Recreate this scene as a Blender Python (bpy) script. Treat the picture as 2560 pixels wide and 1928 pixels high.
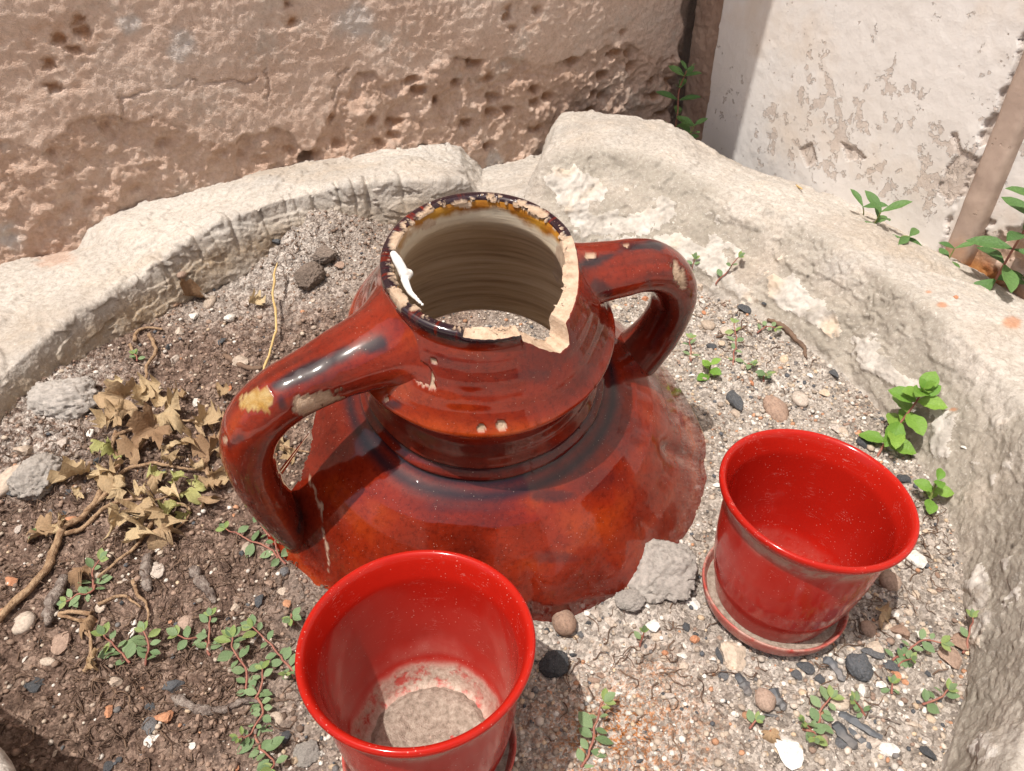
import bpy, bmesh, math, random
import numpy as np
from mathutils import Vector, Matrix, Euler
from mathutils.bvhtree import BVHTree

for o in list(bpy.data.objects):
    bpy.data.objects.remove(o)
S = bpy.context.scene
COL = S.collection
random.seed(7)
RNG = np.random.default_rng(11)

# ------------------------------------------------------------------ camera
CAM_H = 0.576          # metres above the soil
PITCH = 39.0           # degrees below the horizon
FPX = 1920.0           # focal length in pixels of the 2560 px wide photograph
cam_d = bpy.data.cameras.new('camera')
cam = bpy.data.objects.new('camera', cam_d)
COL.objects.link(cam)
cam.location = (0, 0, CAM_H)
cam.rotation_euler = (math.radians(90 - PITCH), 0, 0)
cam_d.sensor_width = 36.0
cam_d.lens = 36.0 * FPX / 2560.0
cam_d.clip_start = 0.01
cam_d.clip_end = 200.0
S.camera = cam

# ------------------------------------------------------------------ light
SUN = Vector((-0.285, -0.235, 1.0)).normalized()     # direction towards the sun
w = bpy.data.worlds.new('World')
S.world = w
w.use_nodes = True
wn = w.node_tree
wn.nodes.clear()
sky = wn.nodes.new('ShaderNodeTexSky')
sky.sky_type = 'NISHITA'
sky.sun_disc = False
sky.sun_elevation = math.asin(SUN.z)
sky.sun_rotation = math.atan2(SUN.x, SUN.y)
sky.altitude = 50
sky.air_density = 1.0
sky.dust_density = 5.0
bg = wn.nodes.new('ShaderNodeBackground')
bg.inputs['Strength'].default_value = 0.105
wo = wn.nodes.new('ShaderNodeOutputWorld')
wn.links.new(sky.outputs[0], bg.inputs[0])
wn.links.new(bg.outputs[0], wo.inputs[0])
sl = bpy.data.lights.new('sun', 'SUN')
sl.energy = 3.4
sl.angle = math.radians(0.53)
sl.color = (1.0, 0.95, 0.88)
so = bpy.data.objects.new('sun', sl)
COL.objects.link(so)
so.rotation_euler = SUN.to_track_quat('Z', 'Y').to_euler()
so.location = (-2, -1, 6)

S.view_settings.view_transform = 'Standard'
S.view_settings.look = 'None'
S.view_settings.exposure = 0.46
S.view_settings.gamma = 1.0
S.view_settings.use_curve_mapping = False
S.render.engine = 'CYCLES'
S.cycles.max_bounces = 6
S.cycles.diffuse_bounces = 3
S.cycles.glossy_bounces = 3
S.cycles.transmission_bounces = 2

# ------------------------------------------------------------------ numeric helpers
_p = math.radians(PITCH)
FWD = np.array([0, math.cos(_p), -math.sin(_p)])
UPV = np.array([0, math.sin(_p), math.cos(_p)])


def ray(x, y):
    return FWD + np.array([1., 0, 0]) * (x - 1280) / FPX - UPV * (y - 964) / FPX


def ground(x, y, z=0.0):
    """Point at height z that the photograph shows at pixel (x, y)."""
    r = ray(x, y)
    t = (z - CAM_H) / r[2]
    return np.array([r[0] * t, r[1] * t, z])


def to_px(P):
    P = np.atleast_2d(P) - np.array([0, 0, CAM_H])
    d = np.maximum(P @ FWD, 1e-3)
    return 1280 + FPX * P[:, 0] / d, 964 - FPX * (P @ UPV) / d


def _hash(ix, iy, iz, seed):
    h = (ix.astype(np.uint32) * np.uint32(374761393) + iy.astype(np.uint32) * np.uint32(668265263)
         + iz.astype(np.uint32) * np.uint32(2147483647) + np.uint32((seed * 974711) & 0xffffffff))
    h = (h ^ (h >> np.uint32(13))) * np.uint32(1274126177)
    h = (h ^ (h >> np.uint32(16))) * np.uint32(2246822519)
    h = h ^ (h >> np.uint32(15))
    return h.astype(np.float64) / 4294967295.0


def vnoise(x, y, z, seed=0):
    x = np.asarray(x, float)
    y = np.asarray(y, float)
    z = np.broadcast_to(np.asarray(z, float), x.shape)
    fx, fy, fz = np.floor(x), np.floor(y), np.floor(z)
    ix, iy, iz = fx.astype(np.int64), fy.astype(np.int64), fz.astype(np.int64)
    tx, ty, tz = x - fx, y - fy, z - fz
    tx = tx * tx * (3 - 2 * tx)
    ty = ty * ty * (3 - 2 * ty)
    tz = tz * tz * (3 - 2 * tz)
    r = 0
    for a in (0, 1):
        for b in (0, 1):
            for c in (0, 1):
                wgt = (tx if a else 1 - tx) * (ty if b else 1 - ty) * (tz if c else 1 - tz)
                r = r + wgt * _hash(ix + a, iy + b, iz + c, seed)
    return r * 2 - 1


def fbm(x, y, z=0.0, freq=1.0, octaves=4, seed=0, gain=0.5, lac=2.03, ridged=False):
    x = np.asarray(x, float)
    y = np.asarray(y, float)
    z = np.broadcast_to(np.asarray(z, float), x.shape)
    a, s, tot = 1.0, 0.0, 0.0
    f = freq
    for o in range(octaves):
        n = vnoise(x * f + o * 17.3, y * f - o * 9.1, z * f + o * 5.7, seed + o)
        if ridged:
            n = 1 - 2 * np.abs(n)
        s = s + a * n
        tot += a
        a *= gain
        f *= lac
    return s / tot


def cells(x, y, freq, seed=0):
    """Distance to the nearest jittered cell point and that cell's random value (2-D)."""
    x = np.asarray(x) * freq
    y = np.asarray(y) * freq
    ix, iy = np.floor(x).astype(np.int64), np.floor(y).astype(np.int64)
    best = np.full(x.shape, 9.0)
    val = np.zeros(x.shape)
    zz = np.zeros_like(ix)
    for a in (-1, 0, 1):
        for b in (-1, 0, 1):
            px = ix + a + _hash(ix + a, iy + b, zz, seed)
            py = iy + b + _hash(ix + a, iy + b, zz + 1, seed)
            d = np.hypot(px - x, py - y)
            m = d < best
            best = np.where(m, d, best)
            val = np.where(m, _hash(ix + a, iy + b, zz + 2, seed), val)
    return best, val


def sstep(a, b, x):
    t = np.clip((np.asarray(x, float) - a) / (b - a), 0, 1)
    return t * t * (3 - 2 * t)


def in_poly(x, y, poly):
    x = np.asarray(x)
    y = np.asarray(y)
    r = np.zeros(x.shape, bool)
    n = len(poly)
    for i in range(n):
        x1, y1 = poly[i]
        x2, y2 = poly[(i + 1) % n]
        c = ((y1 > y) != (y2 > y))
        with np.errstate(divide='ignore', invalid='ignore'):
            xi = (x2 - x1) * (y - y1) / (y2 - y1) + x1
        r ^= c & (x < xi)
    return r


def dist_line(x, y, pts):
    """Distance from (x, y) to a polyline."""
    best = np.full(np.shape(x), 1e9)
    for (x1, y1), (x2, y2) in zip(pts[:-1], pts[1:]):
        dx, dy = x2 - x1, y2 - y1
        t = np.clip(((x - x1) * dx + (y - y1) * dy) / (dx * dx + dy * dy), 0, 1)
        best = np.minimum(best, np.hypot(x - x1 - t * dx, y - y1 - t * dy))
    return best


# ------------------------------------------------------------------ object helpers
def new_mesh(name, V, Fc, smooth=True, attrs=None, cols=None):
    V = np.asarray(V, np.float32)
    me = bpy.data.meshes.new(name)
    if isinstance(Fc, np.ndarray):
        nf, k = Fc.shape
        me.vertices.add(len(V))
        me.vertices.foreach_set('co', V.ravel())
        me.loops.add(nf * k)
        me.loops.foreach_set('vertex_index', Fc.astype(np.int32).ravel())
        me.polygons.add(nf)
        me.polygons.foreach_set('loop_start', np.arange(0, nf * k, k, dtype=np.int32))
        me.update(calc_edges=True)
    else:
        me.from_pydata([tuple(v) for v in V.tolist()], [], Fc)
        me.update()
    if smooth:
        me.polygons.foreach_set('use_smooth', np.ones(len(me.polygons), bool))
    for k_, a in (attrs or {}).items():
        at = me.attributes.new(k_, 'FLOAT', 'POINT')
        at.data.foreach_set('value', np.asarray(a, np.float32).ravel())
    for k_, a in (cols or {}).items():
        at = me.attributes.new(k_, 'FLOAT_COLOR', 'POINT')
        a = np.asarray(a, np.float32)
        if a.shape[1] == 3:
            a = np.c_[a, np.ones(len(a), np.float32)]
        at.data.foreach_set('color', a.ravel())
    return me


def put(name, me, mats, loc=(0, 0, 0), parent=None):
    o = bpy.data.objects.new(name, me)
    COL.objects.link(o)
    o.location = loc
    if me is not None and not me.materials:
        for m in (mats if isinstance(mats, (list, tuple)) else [mats]):
            me.materials.append(m)
    if parent is not None:
        o.parent = parent
    return o


def tag(o, label=None, cat=None, group=None, kind=None):
    if label:
        o['label'] = label
    if cat:
        o['category'] = cat
    if group:
        o['group'] = group
    if kind:
        o['kind'] = kind
    return o


def empty(name, loc):
    o = bpy.data.objects.new(name, None)
    COL.objects.link(o)
    o.location = loc
    o.empty_display_size = 0.02
    return o


def grid_faces(nu, nv, wrap_u=False):
    """Quads for a grid stored as index = i*nv + j."""
    i = np.arange(nu if wrap_u else nu - 1)
    j = np.arange(nv - 1)
    I, J = np.meshgrid(i, j, indexing='ij')
    I2 = (I + 1) % nu
    return np.stack([I * nv + J, I2 * nv + J, I2 * nv + J + 1, I * nv + J + 1], -1).reshape(-1, 4)


# ------------------------------------------------------------------ material helper
class Mat:
    def __init__(self, name):
        self.m = bpy.data.materials.new(name)
        self.m.use_nodes = True
        self.t = self.m.node_tree
        self.b = self.t.nodes['Principled BSDF']
        self._co = None

    def node(self, typ, **kw):
        n = self.t.nodes.new(typ)
        for k, v in kw.items():
            setattr(n, k, v)
        return n

    def link(self, a, b):
        self.t.links.new(a, b)

    def setin(self, sock, v):
        if hasattr(v, 'is_linked') or hasattr(v, 'links'):
            self.link(v, sock)
        elif isinstance(v, (tuple, list)) and len(v) == 3 and sock.type == 'RGBA':
            sock.default_value = (*v, 1)
        else:
            sock.default_value = v

    def co(self, scale=None, rot=None):
        if self._co is None:
            self._co = self.node('ShaderNodeTexCoord').outputs['Object']
        if scale is None:
            return self._co
        mp = self.node('ShaderNodeMapping')
        self.link(self._co, mp.inputs['Vector'])
        mp.inputs['Scale'].default_value = scale
        if rot:
            mp.inputs['Rotation'].default_value = rot
        return mp.outputs[0]

    def noise(self, scale, detail=4, rough=0.55, vec=None, dist=0.0):
        n = self.node('ShaderNodeTexNoise')
        self.link(vec if vec is not None else self.co(), n.inputs['Vector'])
        n.inputs['Scale'].default_value = scale
        n.inputs['Detail'].default_value = detail
        n.inputs['Roughness'].default_value = rough
        n.inputs['Distortion'].default_value = dist
        return n.outputs[0]

    def voronoi(self, scale, vec=None, out='Distance', feature='F1', rnd=1.0):
        n = self.node('ShaderNodeTexVoronoi', feature=feature)
        self.link(vec if vec is not None else self.co(), n.inputs['Vector'])
        n.inputs['Scale'].default_value = scale
        n.inputs['Randomness'].default_value = rnd
        return n.outputs[out]

    def ramp(self, fac, stops, interp='LINEAR'):
        n = self.node('ShaderNodeValToRGB')
        self.link(fac, n.inputs[0])
        cr = n.color_ramp
        cr.interpolation = interp
        while len(cr.elements) < len(stops):
            cr.elements.new(0.5)
        for e, (p, c) in zip(cr.elements, stops):
            e.position = p
            if not isinstance(c, (tuple, list)):
                c = (c, c, c)
            e.color = (*c, 1)
        return n.outputs[0]

    def mix(self, fac, a, b, blend='MIX'):
        n = self.node('ShaderNodeMix', data_type='RGBA', blend_type=blend)
        self.setin(n.inputs[0], fac)
        self.setin(n.inputs[6], a)
        self.setin(n.inputs[7], b)
        return n.outputs[2]

    def math(self, op, a, b=0.0, clamp=False):
        n = self.node('ShaderNodeMath', operation=op)
        n.use_clamp = clamp
        self.setin(n.inputs[0], a)
        self.setin(n.inputs[1], b)
        return n.outputs[0]

    def attr(self, name, out='Fac'):
        n = self.node('ShaderNodeAttribute')
        n.attribute_name = name
        return n.outputs[out]

    def objrand(self):
        return self.node('ShaderNodeObjectInfo').outputs['Random']

    def bump(self, h, strength=0.3, dist=0.002, nrm=None):
        n = self.node('ShaderNodeBump')
        self.link(h, n.inputs['Height'])
        n.inputs['Strength'].default_value = strength
        n.inputs['Distance'].default_value = dist
        if nrm is not None:
            self.link(nrm, n.inputs['Normal'])
        return n.outputs[0]

    def out(self, color, rough=0.8, normal=None, spec=None, coat=None, **kw):
        self.setin(self.b.inputs['Base Color'], color)
        self.setin(self.b.inputs['Roughness'], rough)
        if normal is not None:
            self.link(normal, self.b.inputs['Normal'])
        if spec is not None:
            self.setin(self.b.inputs['Specular IOR Level'], spec)
        if coat is not None:
            self.setin(self.b.inputs['Coat Weight'], coat)
            self.b.inputs['Coat Roughness'].default_value = 0.06
        for k, v in kw.items():
            self.setin(self.b.inputs[k], v)
        return self.m


# ------------------------------------------------------------------ materials
def mat_stone():
    M = Mat('basin_limestone')
    c = M.ramp(M.noise(5, 5, 0.6), [(0.28, (0.41, 0.365, 0.32)), (0.45, (0.50, 0.455, 0.405)), (0.62, (0.58, 0.535, 0.48)), (0.8, (0.51, 0.49, 0.46))])
    c = M.mix(M.math('MULTIPLY', M.ramp(M.noise(9, 4, 0.6), [(0.52, 0), (0.68, 1)]), 0.55), c, (0.40, 0.385, 0.36))
    c = M.mix(M.math('MULTIPLY', M.ramp(M.noise(22, 5, 0.7), [(0.5, 0), (0.72, 1)]), 0.45), c, (0.60, 0.50, 0.40))
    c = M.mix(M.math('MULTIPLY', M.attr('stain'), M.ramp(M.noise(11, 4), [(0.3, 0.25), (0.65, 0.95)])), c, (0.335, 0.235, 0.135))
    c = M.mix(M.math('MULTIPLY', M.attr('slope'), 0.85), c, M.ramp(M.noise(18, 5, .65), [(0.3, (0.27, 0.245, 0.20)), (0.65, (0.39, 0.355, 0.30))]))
    c = M.mix(M.math('MULTIPLY', M.ramp(M.noise(150, 7, 0.85), [(0.46, 0), (0.58, 1)]), 0.55), c, (0.27, 0.235, 0.195))
    c = M.mix(M.math('MULTIPLY', M.ramp(M.noise(210, 5, 0.8), [(0.56, 0), (0.66, 1)]), 0.5), c, (0.72, 0.67, 0.61))
    c = M.mix(M.math('MULTIPLY', M.ramp(M.noise(48, 5, 0.7), [(0.54, 0), (0.64, 1)]), 0.35), c, (0.34, 0.30, 0.25))
    spots = M.math('MULTIPLY', M.ramp(M.voronoi(26), [(0.03, 1), (0.09, 0)]), M.ramp(M.noise(7, 2), [(0.55, 0), (0.62, 1)]))
    c = M.mix(spots, c, (0.10, 0.085, 0.07))
    c = M.mix(M.attr('rust'), c, (0.48, 0.17, 0.05))
    h = M.math('ADD', M.math('MULTIPLY', M.noise(90, 6, 0.65), 1.0), M.math('MULTIPLY', M.noise(420, 4, 0.7), 0.5))
    return M.out(c, 0.9, M.bump(h, 0.8, 0.003), spec=0.2)


def mat_mortar():
    M = Mat('lime_mortar')
    c = M.ramp(M.noise(30, 5, 0.65), [(0.3, (0.34, 0.31, 0.27)), (0.5, (0.52, 0.48, 0.43)), (0.7, (0.66, 0.63, 0.58))])
    c = M.mix(M.math('MULTIPLY', M.ramp(M.noise(16, 3), [(0.55, 0), (0.7, 1)]), 0.5), c, (0.66, 0.50, 0.34))
    h = M.math('ADD', M.noise(140, 6, 0.7), M.math('MULTIPLY', M.noise(500, 3, 0.7), 0.4))
    return M.out(c, 0.95, M.bump(h, 0.8, 0.003), spec=0.15)


def mat_back_wall():
    M = Mat('weathered_render')
    v = M.co((1, 1, 1.6))
    c = M.ramp(M.noise(7, 6, 0.62, v), [(0.25, (0.56, 0.39, 0.30)), (0.42, (0.70, 0.515, 0.41)), (0.58, (0.77, 0.595, 0.49)), (0.75, (0.75, 0.635, 0.55))])
    c = M.mix(M.math('MULTIPLY', M.attr('rough'), M.ramp(M.noise(30, 4, 0.65), [(0.35, 0.25), (0.65, 0.85)])), c, (0.56, 0.375, 0.275))
    c = M.mix(M.math('MULTIPLY', M.ramp(M.noise(12, 5, 0.7), [(0.56, 0), (0.7, 1)]), 0.6), c, (0.62, 0.57, 0.51))
    c = M.mix(M.math('MULTIPLY', M.attr('ochre'), 0.85), c, (0.44, 0.20, 0.075))
    c = M.mix(M.attr('lime'), c, (0.66, 0.63, 0.60))
    c = M.mix(M.math('MULTIPLY', M.ramp(M.noise(150, 6, 0.8), [(0.45, 0), (0.62, 1)]), 0.34), c, (0.36, 0.24, 0.17))
    c = M.mix(M.math('MULTIPLY', M.ramp(M.noise(70, 6, 0.75), [(0.52, 0), (0.66, 1)]), 0.4), c, (0.74, 0.62, 0.53))
    h = M.math('ADD', M.noise(120, 7, 0.68), M.math('MULTIPLY', M.noise(480, 3, 0.7), 0.5))
    return M.out(c, 0.95, M.bump(h, 0.9, 0.0045), spec=0.15)


def mat_white_wall():
    M = Mat('white_plaster')
    v = M.co((1, 1, 0.6))
    c = M.ramp(M.noise(4, 5, 0.55, v), [(0.3, (0.66, 0.62, 0.58)), (0.5, (0.74, 0.71, 0.68)), (0.7, (0.78, 0.76, 0.74))])
    c = M.mix(M.math('MULTIPLY', M.ramp(M.noise(6, 4, 0.6), [(0.55, 0), (0.75, 1)]), 0.5), c, (0.62, 0.49, 0.36))
    pn = M.math('ADD', M.math('MULTIPLY', M.noise(46, 7, 0.62), 1.0), M.math('MULTIPLY', M.attr('dens'), 0.16))
    pit = M.math('MULTIPLY', M.ramp(pn, [(0.655, 0), (0.672, 1)]), M.math('SUBTRACT', 1.0, M.attr('brown')))
    pin = M.math('MULTIPLY', M.ramp(M.voronoi(90), [(0.10, 1), (0.14, 0)]), M.ramp(M.noise(26, 2), [(0.56, 0), (0.6, 1)]))
    pit = M.math('MAXIMUM', pit, M.math('MULTIPLY', pin, 0.8))
    fk = M.math('MAXIMUM', M.attr('flake'), M.math('MULTIPLY', pit, 0.8))
    c = M.mix(M.math('MULTIPLY', fk, 0.58), c, M.ramp(M.noise(60, 4), [(0.35, (0.42, 0.31, 0.24)), (0.65, (0.58, 0.47, 0.39))]))
    c = M.mix(M.attr('brown'), c, M.ramp(M.noise(25, 4), [(0.35, (0.30, 0.20, 0.15)), (0.65, (0.42, 0.30, 0.23))]))
    c = M.mix(M.attr('rust'), c, M.ramp(M.noise(50, 4), [(0.35, (0.36, 0.12, 0.03)), (0.65, (0.52, 0.26, 0.10))]))
    h = M.math('ADD', M.noise(90, 6, 0.6), M.math('MULTIPLY', M.noise(380, 3, 0.7), 0.35))
    hb = M.math('SUBTRACT', M.math('MULTIPLY', M.noise(240, 5, 0.75), M.math('MULTIPLY', fk, 0.9)), M.math('MULTIPLY', pit, 1.0))
    nb = M.bump(hb, 0.9, 0.0026, M.bump(h, 0.4, 0.002))
    return M.out(c, 0.9, nb, spec=0.25)


def mat_soil():
    M = Mat('dry_soil')
    br = M.ramp(M.noise(60, 6, 0.7), [(0.30, (0.06, 0.038, 0.029)), (0.48, (0.185, 0.125, 0.097)), (0.68, (0.34, 0.25, 0.197))])
    sa = M.ramp(M.noise(75, 6, 0.7), [(0.30, (0.185, 0.153, 0.128)), (0.48, (0.365, 0.318, 0.275)), (0.7, (0.53, 0.478, 0.43))])
    c = M.mix(M.attr('sandy'), br, sa)
    c = M.mix(M.math('MULTIPLY', M.attr('ashy'), M.ramp(M.noise(120, 5, 0.7), [(0.4, 0), (0.6, 1)])), c, (0.64, 0.60, 0.55))
    c = M.mix(M.math('MULTIPLY', M.attr('ochre'), M.ramp(M.noise(240, 3, 0.8), [(0.46, 0), (0.56, 1)])), c, (0.40, 0.16, 0.05))
    sp = M.voronoi(360, out='Color')
    c = M.mix(0.7, c, M.mix(1.0, c, M.ramp(sp, [(0.15, (0.40, 0.38, 0.37)), (0.5, (0.95, 0.93, 0.91)), (0.85, (1.55, 1.55, 1.55))]), 'MULTIPLY'))
    h = M.math('ADD', M.noise(260, 6, 0.75), M.math('MULTIPLY', M.voronoi(420), 0.8))
    return M.out(c, 0.95, M.bump(h, 0.9, 0.003), spec=0.12)


def mat_attr_stone(name, amp=0.35, rough=0.85):
    M = Mat(name)
    base = M.attr('Col', 'Color')
    c = M.mix(amp, base, M.mix(1.0, base, M.ramp(M.noise(700, 4, 0.7), [(0.3, (0.45, 0.43, 0.42)), (0.7, (1.4, 1.4, 1.4))]), 'MULTIPLY'))
    return M.out(c, rough, M.bump(M.noise(900, 3), 0.5, 0.001), spec=0.2)


def mat_pebble(name, stops, rough=0.85, scale=3.0, bump=0.5, spec=0.2):
    M = Mat(name)
    base = M.ramp(M.objrand(), stops)
    n = M.noise(scale, 6, 0.7)
    c = M.mix(0.65, base, M.mix(1.0, base, M.ramp(n, [(0.32, (0.38, 0.36, 0.34)), (0.52, (1, 1, 1)), (0.72, (1.4, 1.38, 1.35))]), 'MULTIPLY'))
    c = M.mix(M.math('MULTIPLY', M.ramp(M.noise(9, 5, 0.7), [(0.55, 0), (0.7, 1)]), 0.4), c, (0.5, 0.43, 0.37))
    return M.out(c, rough, M.bump(M.noise(scale * 4, 6, 0.75), bump, 0.0025), spec=spec)


def mat_glaze():
    """Brown lead glaze of the jar; attributes: chip, chipy, dust, streak, dark."""
    M = Mat('brown_glaze')
    st = M.attr('streak')
    n1 = M.noise(9, 3, 0.5)
    c = M.ramp(M.math('ADD', M.math('MULTIPLY', st, 0.5), M.math('MULTIPLY', n1, 0.5)),
               [(0.24, (0.028, 0.003, 0.002)), (0.42, (0.110, 0.008, 0.0028)), (0.58, (0.195, 0.014, 0.0032)), (0.74, (0.30, 0.037, 0.005)), (0.9, (0.38, 0.09, 0.012))])
    sp = M.ramp(M.noise(210, 5, 0.8), [(0.36, (0.45, 0.4, 0.4)), (0.5, (1.0, 1.0, 1.0)), (0.68, (1.2, 1.3, 1.2))])
    c = M.mix(0.6, c, M.mix(1.0, c, sp, 'MULTIPLY'))
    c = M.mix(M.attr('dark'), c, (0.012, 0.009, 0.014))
    speck = M.ramp(M.voronoi(330), [(0.06, 1), (0.15, 0)])
    speck = M.math('MULTIPLY', speck, M.ramp(M.noise(70, 3), [(0.48, 0), (0.6, 1)]))
    scr = M.ramp(M.noise(55, 4, 0.5, M.co((1, 1, 6)), 2.5), [(0.485, 0), (0.5, 1), (0.515, 0)])
    scr = M.math('MULTIPLY', scr, M.ramp(M.noise(120, 2), [(0.5, 0), (0.62, 0.5)]))
    film = M.math('MULTIPLY', M.attr('dust'), M.ramp(M.noise(28, 5, 0.65), [(0.32, 0.03), (0.7, 0.6)]))
    dust = M.math('MAXIMUM', M.math('MAXIMUM', M.math('MULTIPLY', speck, 0.6), M.math('MULTIPLY', scr, 0.16)), film)
    c = M.mix(dust, c, (0.40, 0.30, 0.235))
    clay = M.ramp(M.noise(90, 6, 0.7), [(0.3, (0.36, 0.25, 0.165)), (0.52, (0.52, 0.38, 0.27)), (0.7, (0.60, 0.46, 0.34))])
    c = M.mix(M.attr('chipy'), c, M.ramp(M.noise(120, 4), [(0.35, (0.36, 0.20, 0.05)), (0.65, (0.46, 0.33, 0.15))]))
    c = M.mix(M.attr('chip'), c, clay)
    bare = M.math('MAXIMUM', M.attr('chip'), M.attr('chipy'))
    r = M.math('ADD', M.math('MULTIPLY', dust, 0.45), 0.07)
    r = M.math('MAXIMUM', r, M.math('MULTIPLY', bare, 0.85))
    blis = M.ramp(M.voronoi(75), [(0.0, 1), (0.07, 0)])
    blis = M.math('MULTIPLY', blis, M.ramp(M.noise(22, 2), [(0.52, 0), (0.6, 1)]))
    nb = M.bump(M.noise(26, 3, 0.5), 0.10, 0.006)
    nb = M.bump(blis, 0.35, 0.0015, nb)
    nb = M.bump(M.math('MULTIPLY', M.noise(420, 5, 0.7), bare), 0.9, 0.0022, nb)
    return M.out(c, r, nb, spec=M.math('SUBTRACT', 0.48, M.math('MULTIPLY', bare, 0.35)))


def mat_jar_inside():
    M = Mat('jar_inner_glaze')
    d = M.attr('depth')           # metres below the rim
    v = M.co((1, 1, 18))
    ring = M.noise(9, 4, 0.6, v)
    body = M.ramp(ring, [(0.3, (0.36, 0.235, 0.135)), (0.5, (0.55, 0.40, 0.25)), (0.7, (0.66, 0.52, 0.36))])
    wob = M.math('MULTIPLY', M.math('SUBTRACT', M.noise(22, 3), 0.5), 0.03)
    dd = M.math('ADD', d, wob)
    white = M.ramp(M.math('MULTIPLY', dd, 10), [(0.10, 1), (0.34, 0)])
    c = M.mix(white, body, (0.72, 0.64, 0.50))
    och = M.ramp(M.math('MULTIPLY', M.math('ADD', d, M.math('MULTIPLY', M.math('SUBTRACT', M.noise(30, 4, 0.6), 0.45), 0.035)), 10), [(0.06, 1), (0.13, 0)])
    c = M.mix(och, c, M.ramp(M.noise(45, 3), [(0.3, (0.28, 0.085, 0.01)), (0.7, (0.50, 0.25, 0.03))]))
    c = M.mix(M.attr('chip'), c, M.ramp(M.noise(90, 6, 0.7), [(0.3, (0.40, 0.28, 0.19)), (0.65, (0.62, 0.48, 0.36))]))
    h = M.math('ADD', M.noise(12, 3, 0.6, v), M.math('MULTIPLY', M.noise(300, 4), 0.25))
    return M.out(c, 0.38, M.bump(h, 0.35, 0.002), spec=0.4)


def mat_clay():
    M = Mat('fired_clay')
    c = M.ramp(M.noise(110, 7, 0.7), [(0.3, (0.40, 0.275, 0.185)), (0.5, (0.575, 0.42, 0.30)), (0.7, (0.66, 0.52, 0.39))])
    return M.out(c, 0.95, M.bump(M.noise(380, 6, 0.75), 0.8, 0.002), spec=0.15)


def mat_red_pot(name, dusty=0.5):
    """Red plastic-like glaze; attributes: dust (soft film), grime (thick residue)."""
    M = Mat(name)
    c = M.mix(M.noise(3, 2), (0.34, 0.009, 0.0045), (0.41, 0.014, 0.007))
    c = M.mix(M.math('MULTIPLY', M.ramp(M.noise(13, 5, 0.65), [(0.45, 0), (0.7, 1)]), 0.35), c, (0.22, 0.006, 0.004))
    drip = M.ramp(M.noise(30, 4, 0.6, M.co((1, 1, 0.12))), [(0.56, 0), (0.70, 0.30)])
    film = M.math('MULTIPLY', M.attr('dust'), M.math('ADD', M.ramp(M.noise(34, 6, 0.7), [(0.3, 0.12), (0.68, 0.8)]), drip))
    speck = M.math('MULTIPLY', M.ramp(M.voronoi(300), [(0.07, 1), (0.16, 0)]), M.ramp(M.noise(60, 3), [(0.42, 0), (0.6, 1.0)]))
    scr = M.ramp(M.noise(40, 4, 0.5, M.co((1, 1, 5)), 2.0), [(0.49, 0), (0.5, 1), (0.51, 0)])
    scr = M.math('MULTIPLY', scr, M.ramp(M.noise(75, 2), [(0.56, 0), (0.66, 0.55)]))
    d = M.math('MAXIMUM', film, M.math('MULTIPLY', M.math('MAXIMUM', speck, scr), dusty))
    c = M.mix(d, c, (0.52, 0.27, 0.23))
    g = M.math('MULTIPLY', M.attr('grime'), M.ramp(M.noise(85, 5, 0.7), [(0.36, 0), (0.5, 1)]))
    c = M.mix(g, c, M.ramp(M.noise(330, 4, 0.7), [(0.3, (0.28, 0.21, 0.16)), (0.65, (0.50, 0.41, 0.34))]))
    r = M.math('ADD', M.math('MULTIPLY', M.math('MAXIMUM', d, g), 0.55), 0.13)
    return M.out(c, r, M.bump(M.math('MULTIPLY', g, M.noise(500, 4)), 0.6, 0.0012), spec=0.28)


def mat_leaf(name, a, b, trans=0.25, rough=0.5):
    M = Mat(name)
    r = M.objrand()
    c = M.mix(r, a, b)
    vein = M.noise(14, 3, 0.6)
    c = M.mix(0.35, c, M.mix(1.0, c, M.ramp(vein, [(0.3, (0.6, 0.6, 0.55)), (0.7, (1.3, 1.3, 1.2))]), 'MULTIPLY'))
    M.out(c, rough, M.bump(M.noise(18, 4), 0.25, 0.05), spec=0.35)
    # thin leaf: part of the light passes through
    t = M.node('ShaderNodeBsdfTranslucent')
    M.link(c, t.inputs[0])
    mx = M.node('ShaderNodeMixShader')
    mx.inputs[0].default_value = trans
    M.link(M.b.outputs[0], mx.inputs[1])
    M.link(t.outputs[0], mx.inputs[2])
    M.link(mx.outputs[0], M.t.nodes['Material Output'].inputs[0])
    return M.m


def mat_plain(name, stops, scale=60, rough=0.85, bump=0.4, bdist=0.001):
    M = Mat(name)
    c = M.ramp(M.noise(scale, 5, 0.65), stops)
    return M.out(c, rough, M.bump(M.noise(scale * 4, 4), bump, bdist), spec=0.2)


M_STONE, M_MORTAR = mat_stone(), mat_mortar()
M_BACK, M_WHITE, M_SOIL = mat_back_wall(), mat_white_wall(), mat_soil()
M_GRAVEL = mat_attr_stone('gravel')
M_GLAZE, M_INSIDE, M_CLAY = mat_glaze(), mat_jar_inside(), mat_clay()
M_RED = mat_red_pot('red_glaze', 0.8)
M_RED_D = mat_red_pot('dusty_red_glaze', 1.0)
M_WHITEDRIP = mat_plain('white_plaster_drip', [(0.3, (0.62, 0.60, 0.57)), (0.7, (0.82, 0.81, 0.79))], 40, 0.6)
M_DIRT = mat_plain('dry_dirt', [(0.3, (0.20, 0.155, 0.12)), (0.5, (0.36, 0.29, 0.235)), (0.7, (0.50, 0.42, 0.35))], 240, 0.95, 0.9, 0.002)
M_LIME = mat_pebble('pebble_limestone', [(0.0, (0.42, 0.34, 0.27)), (0.35, (0.55, 0.45, 0.36)), (0.7, (0.50, 0.44, 0.39)), (1.0, (0.60, 0.47, 0.34))])
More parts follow.
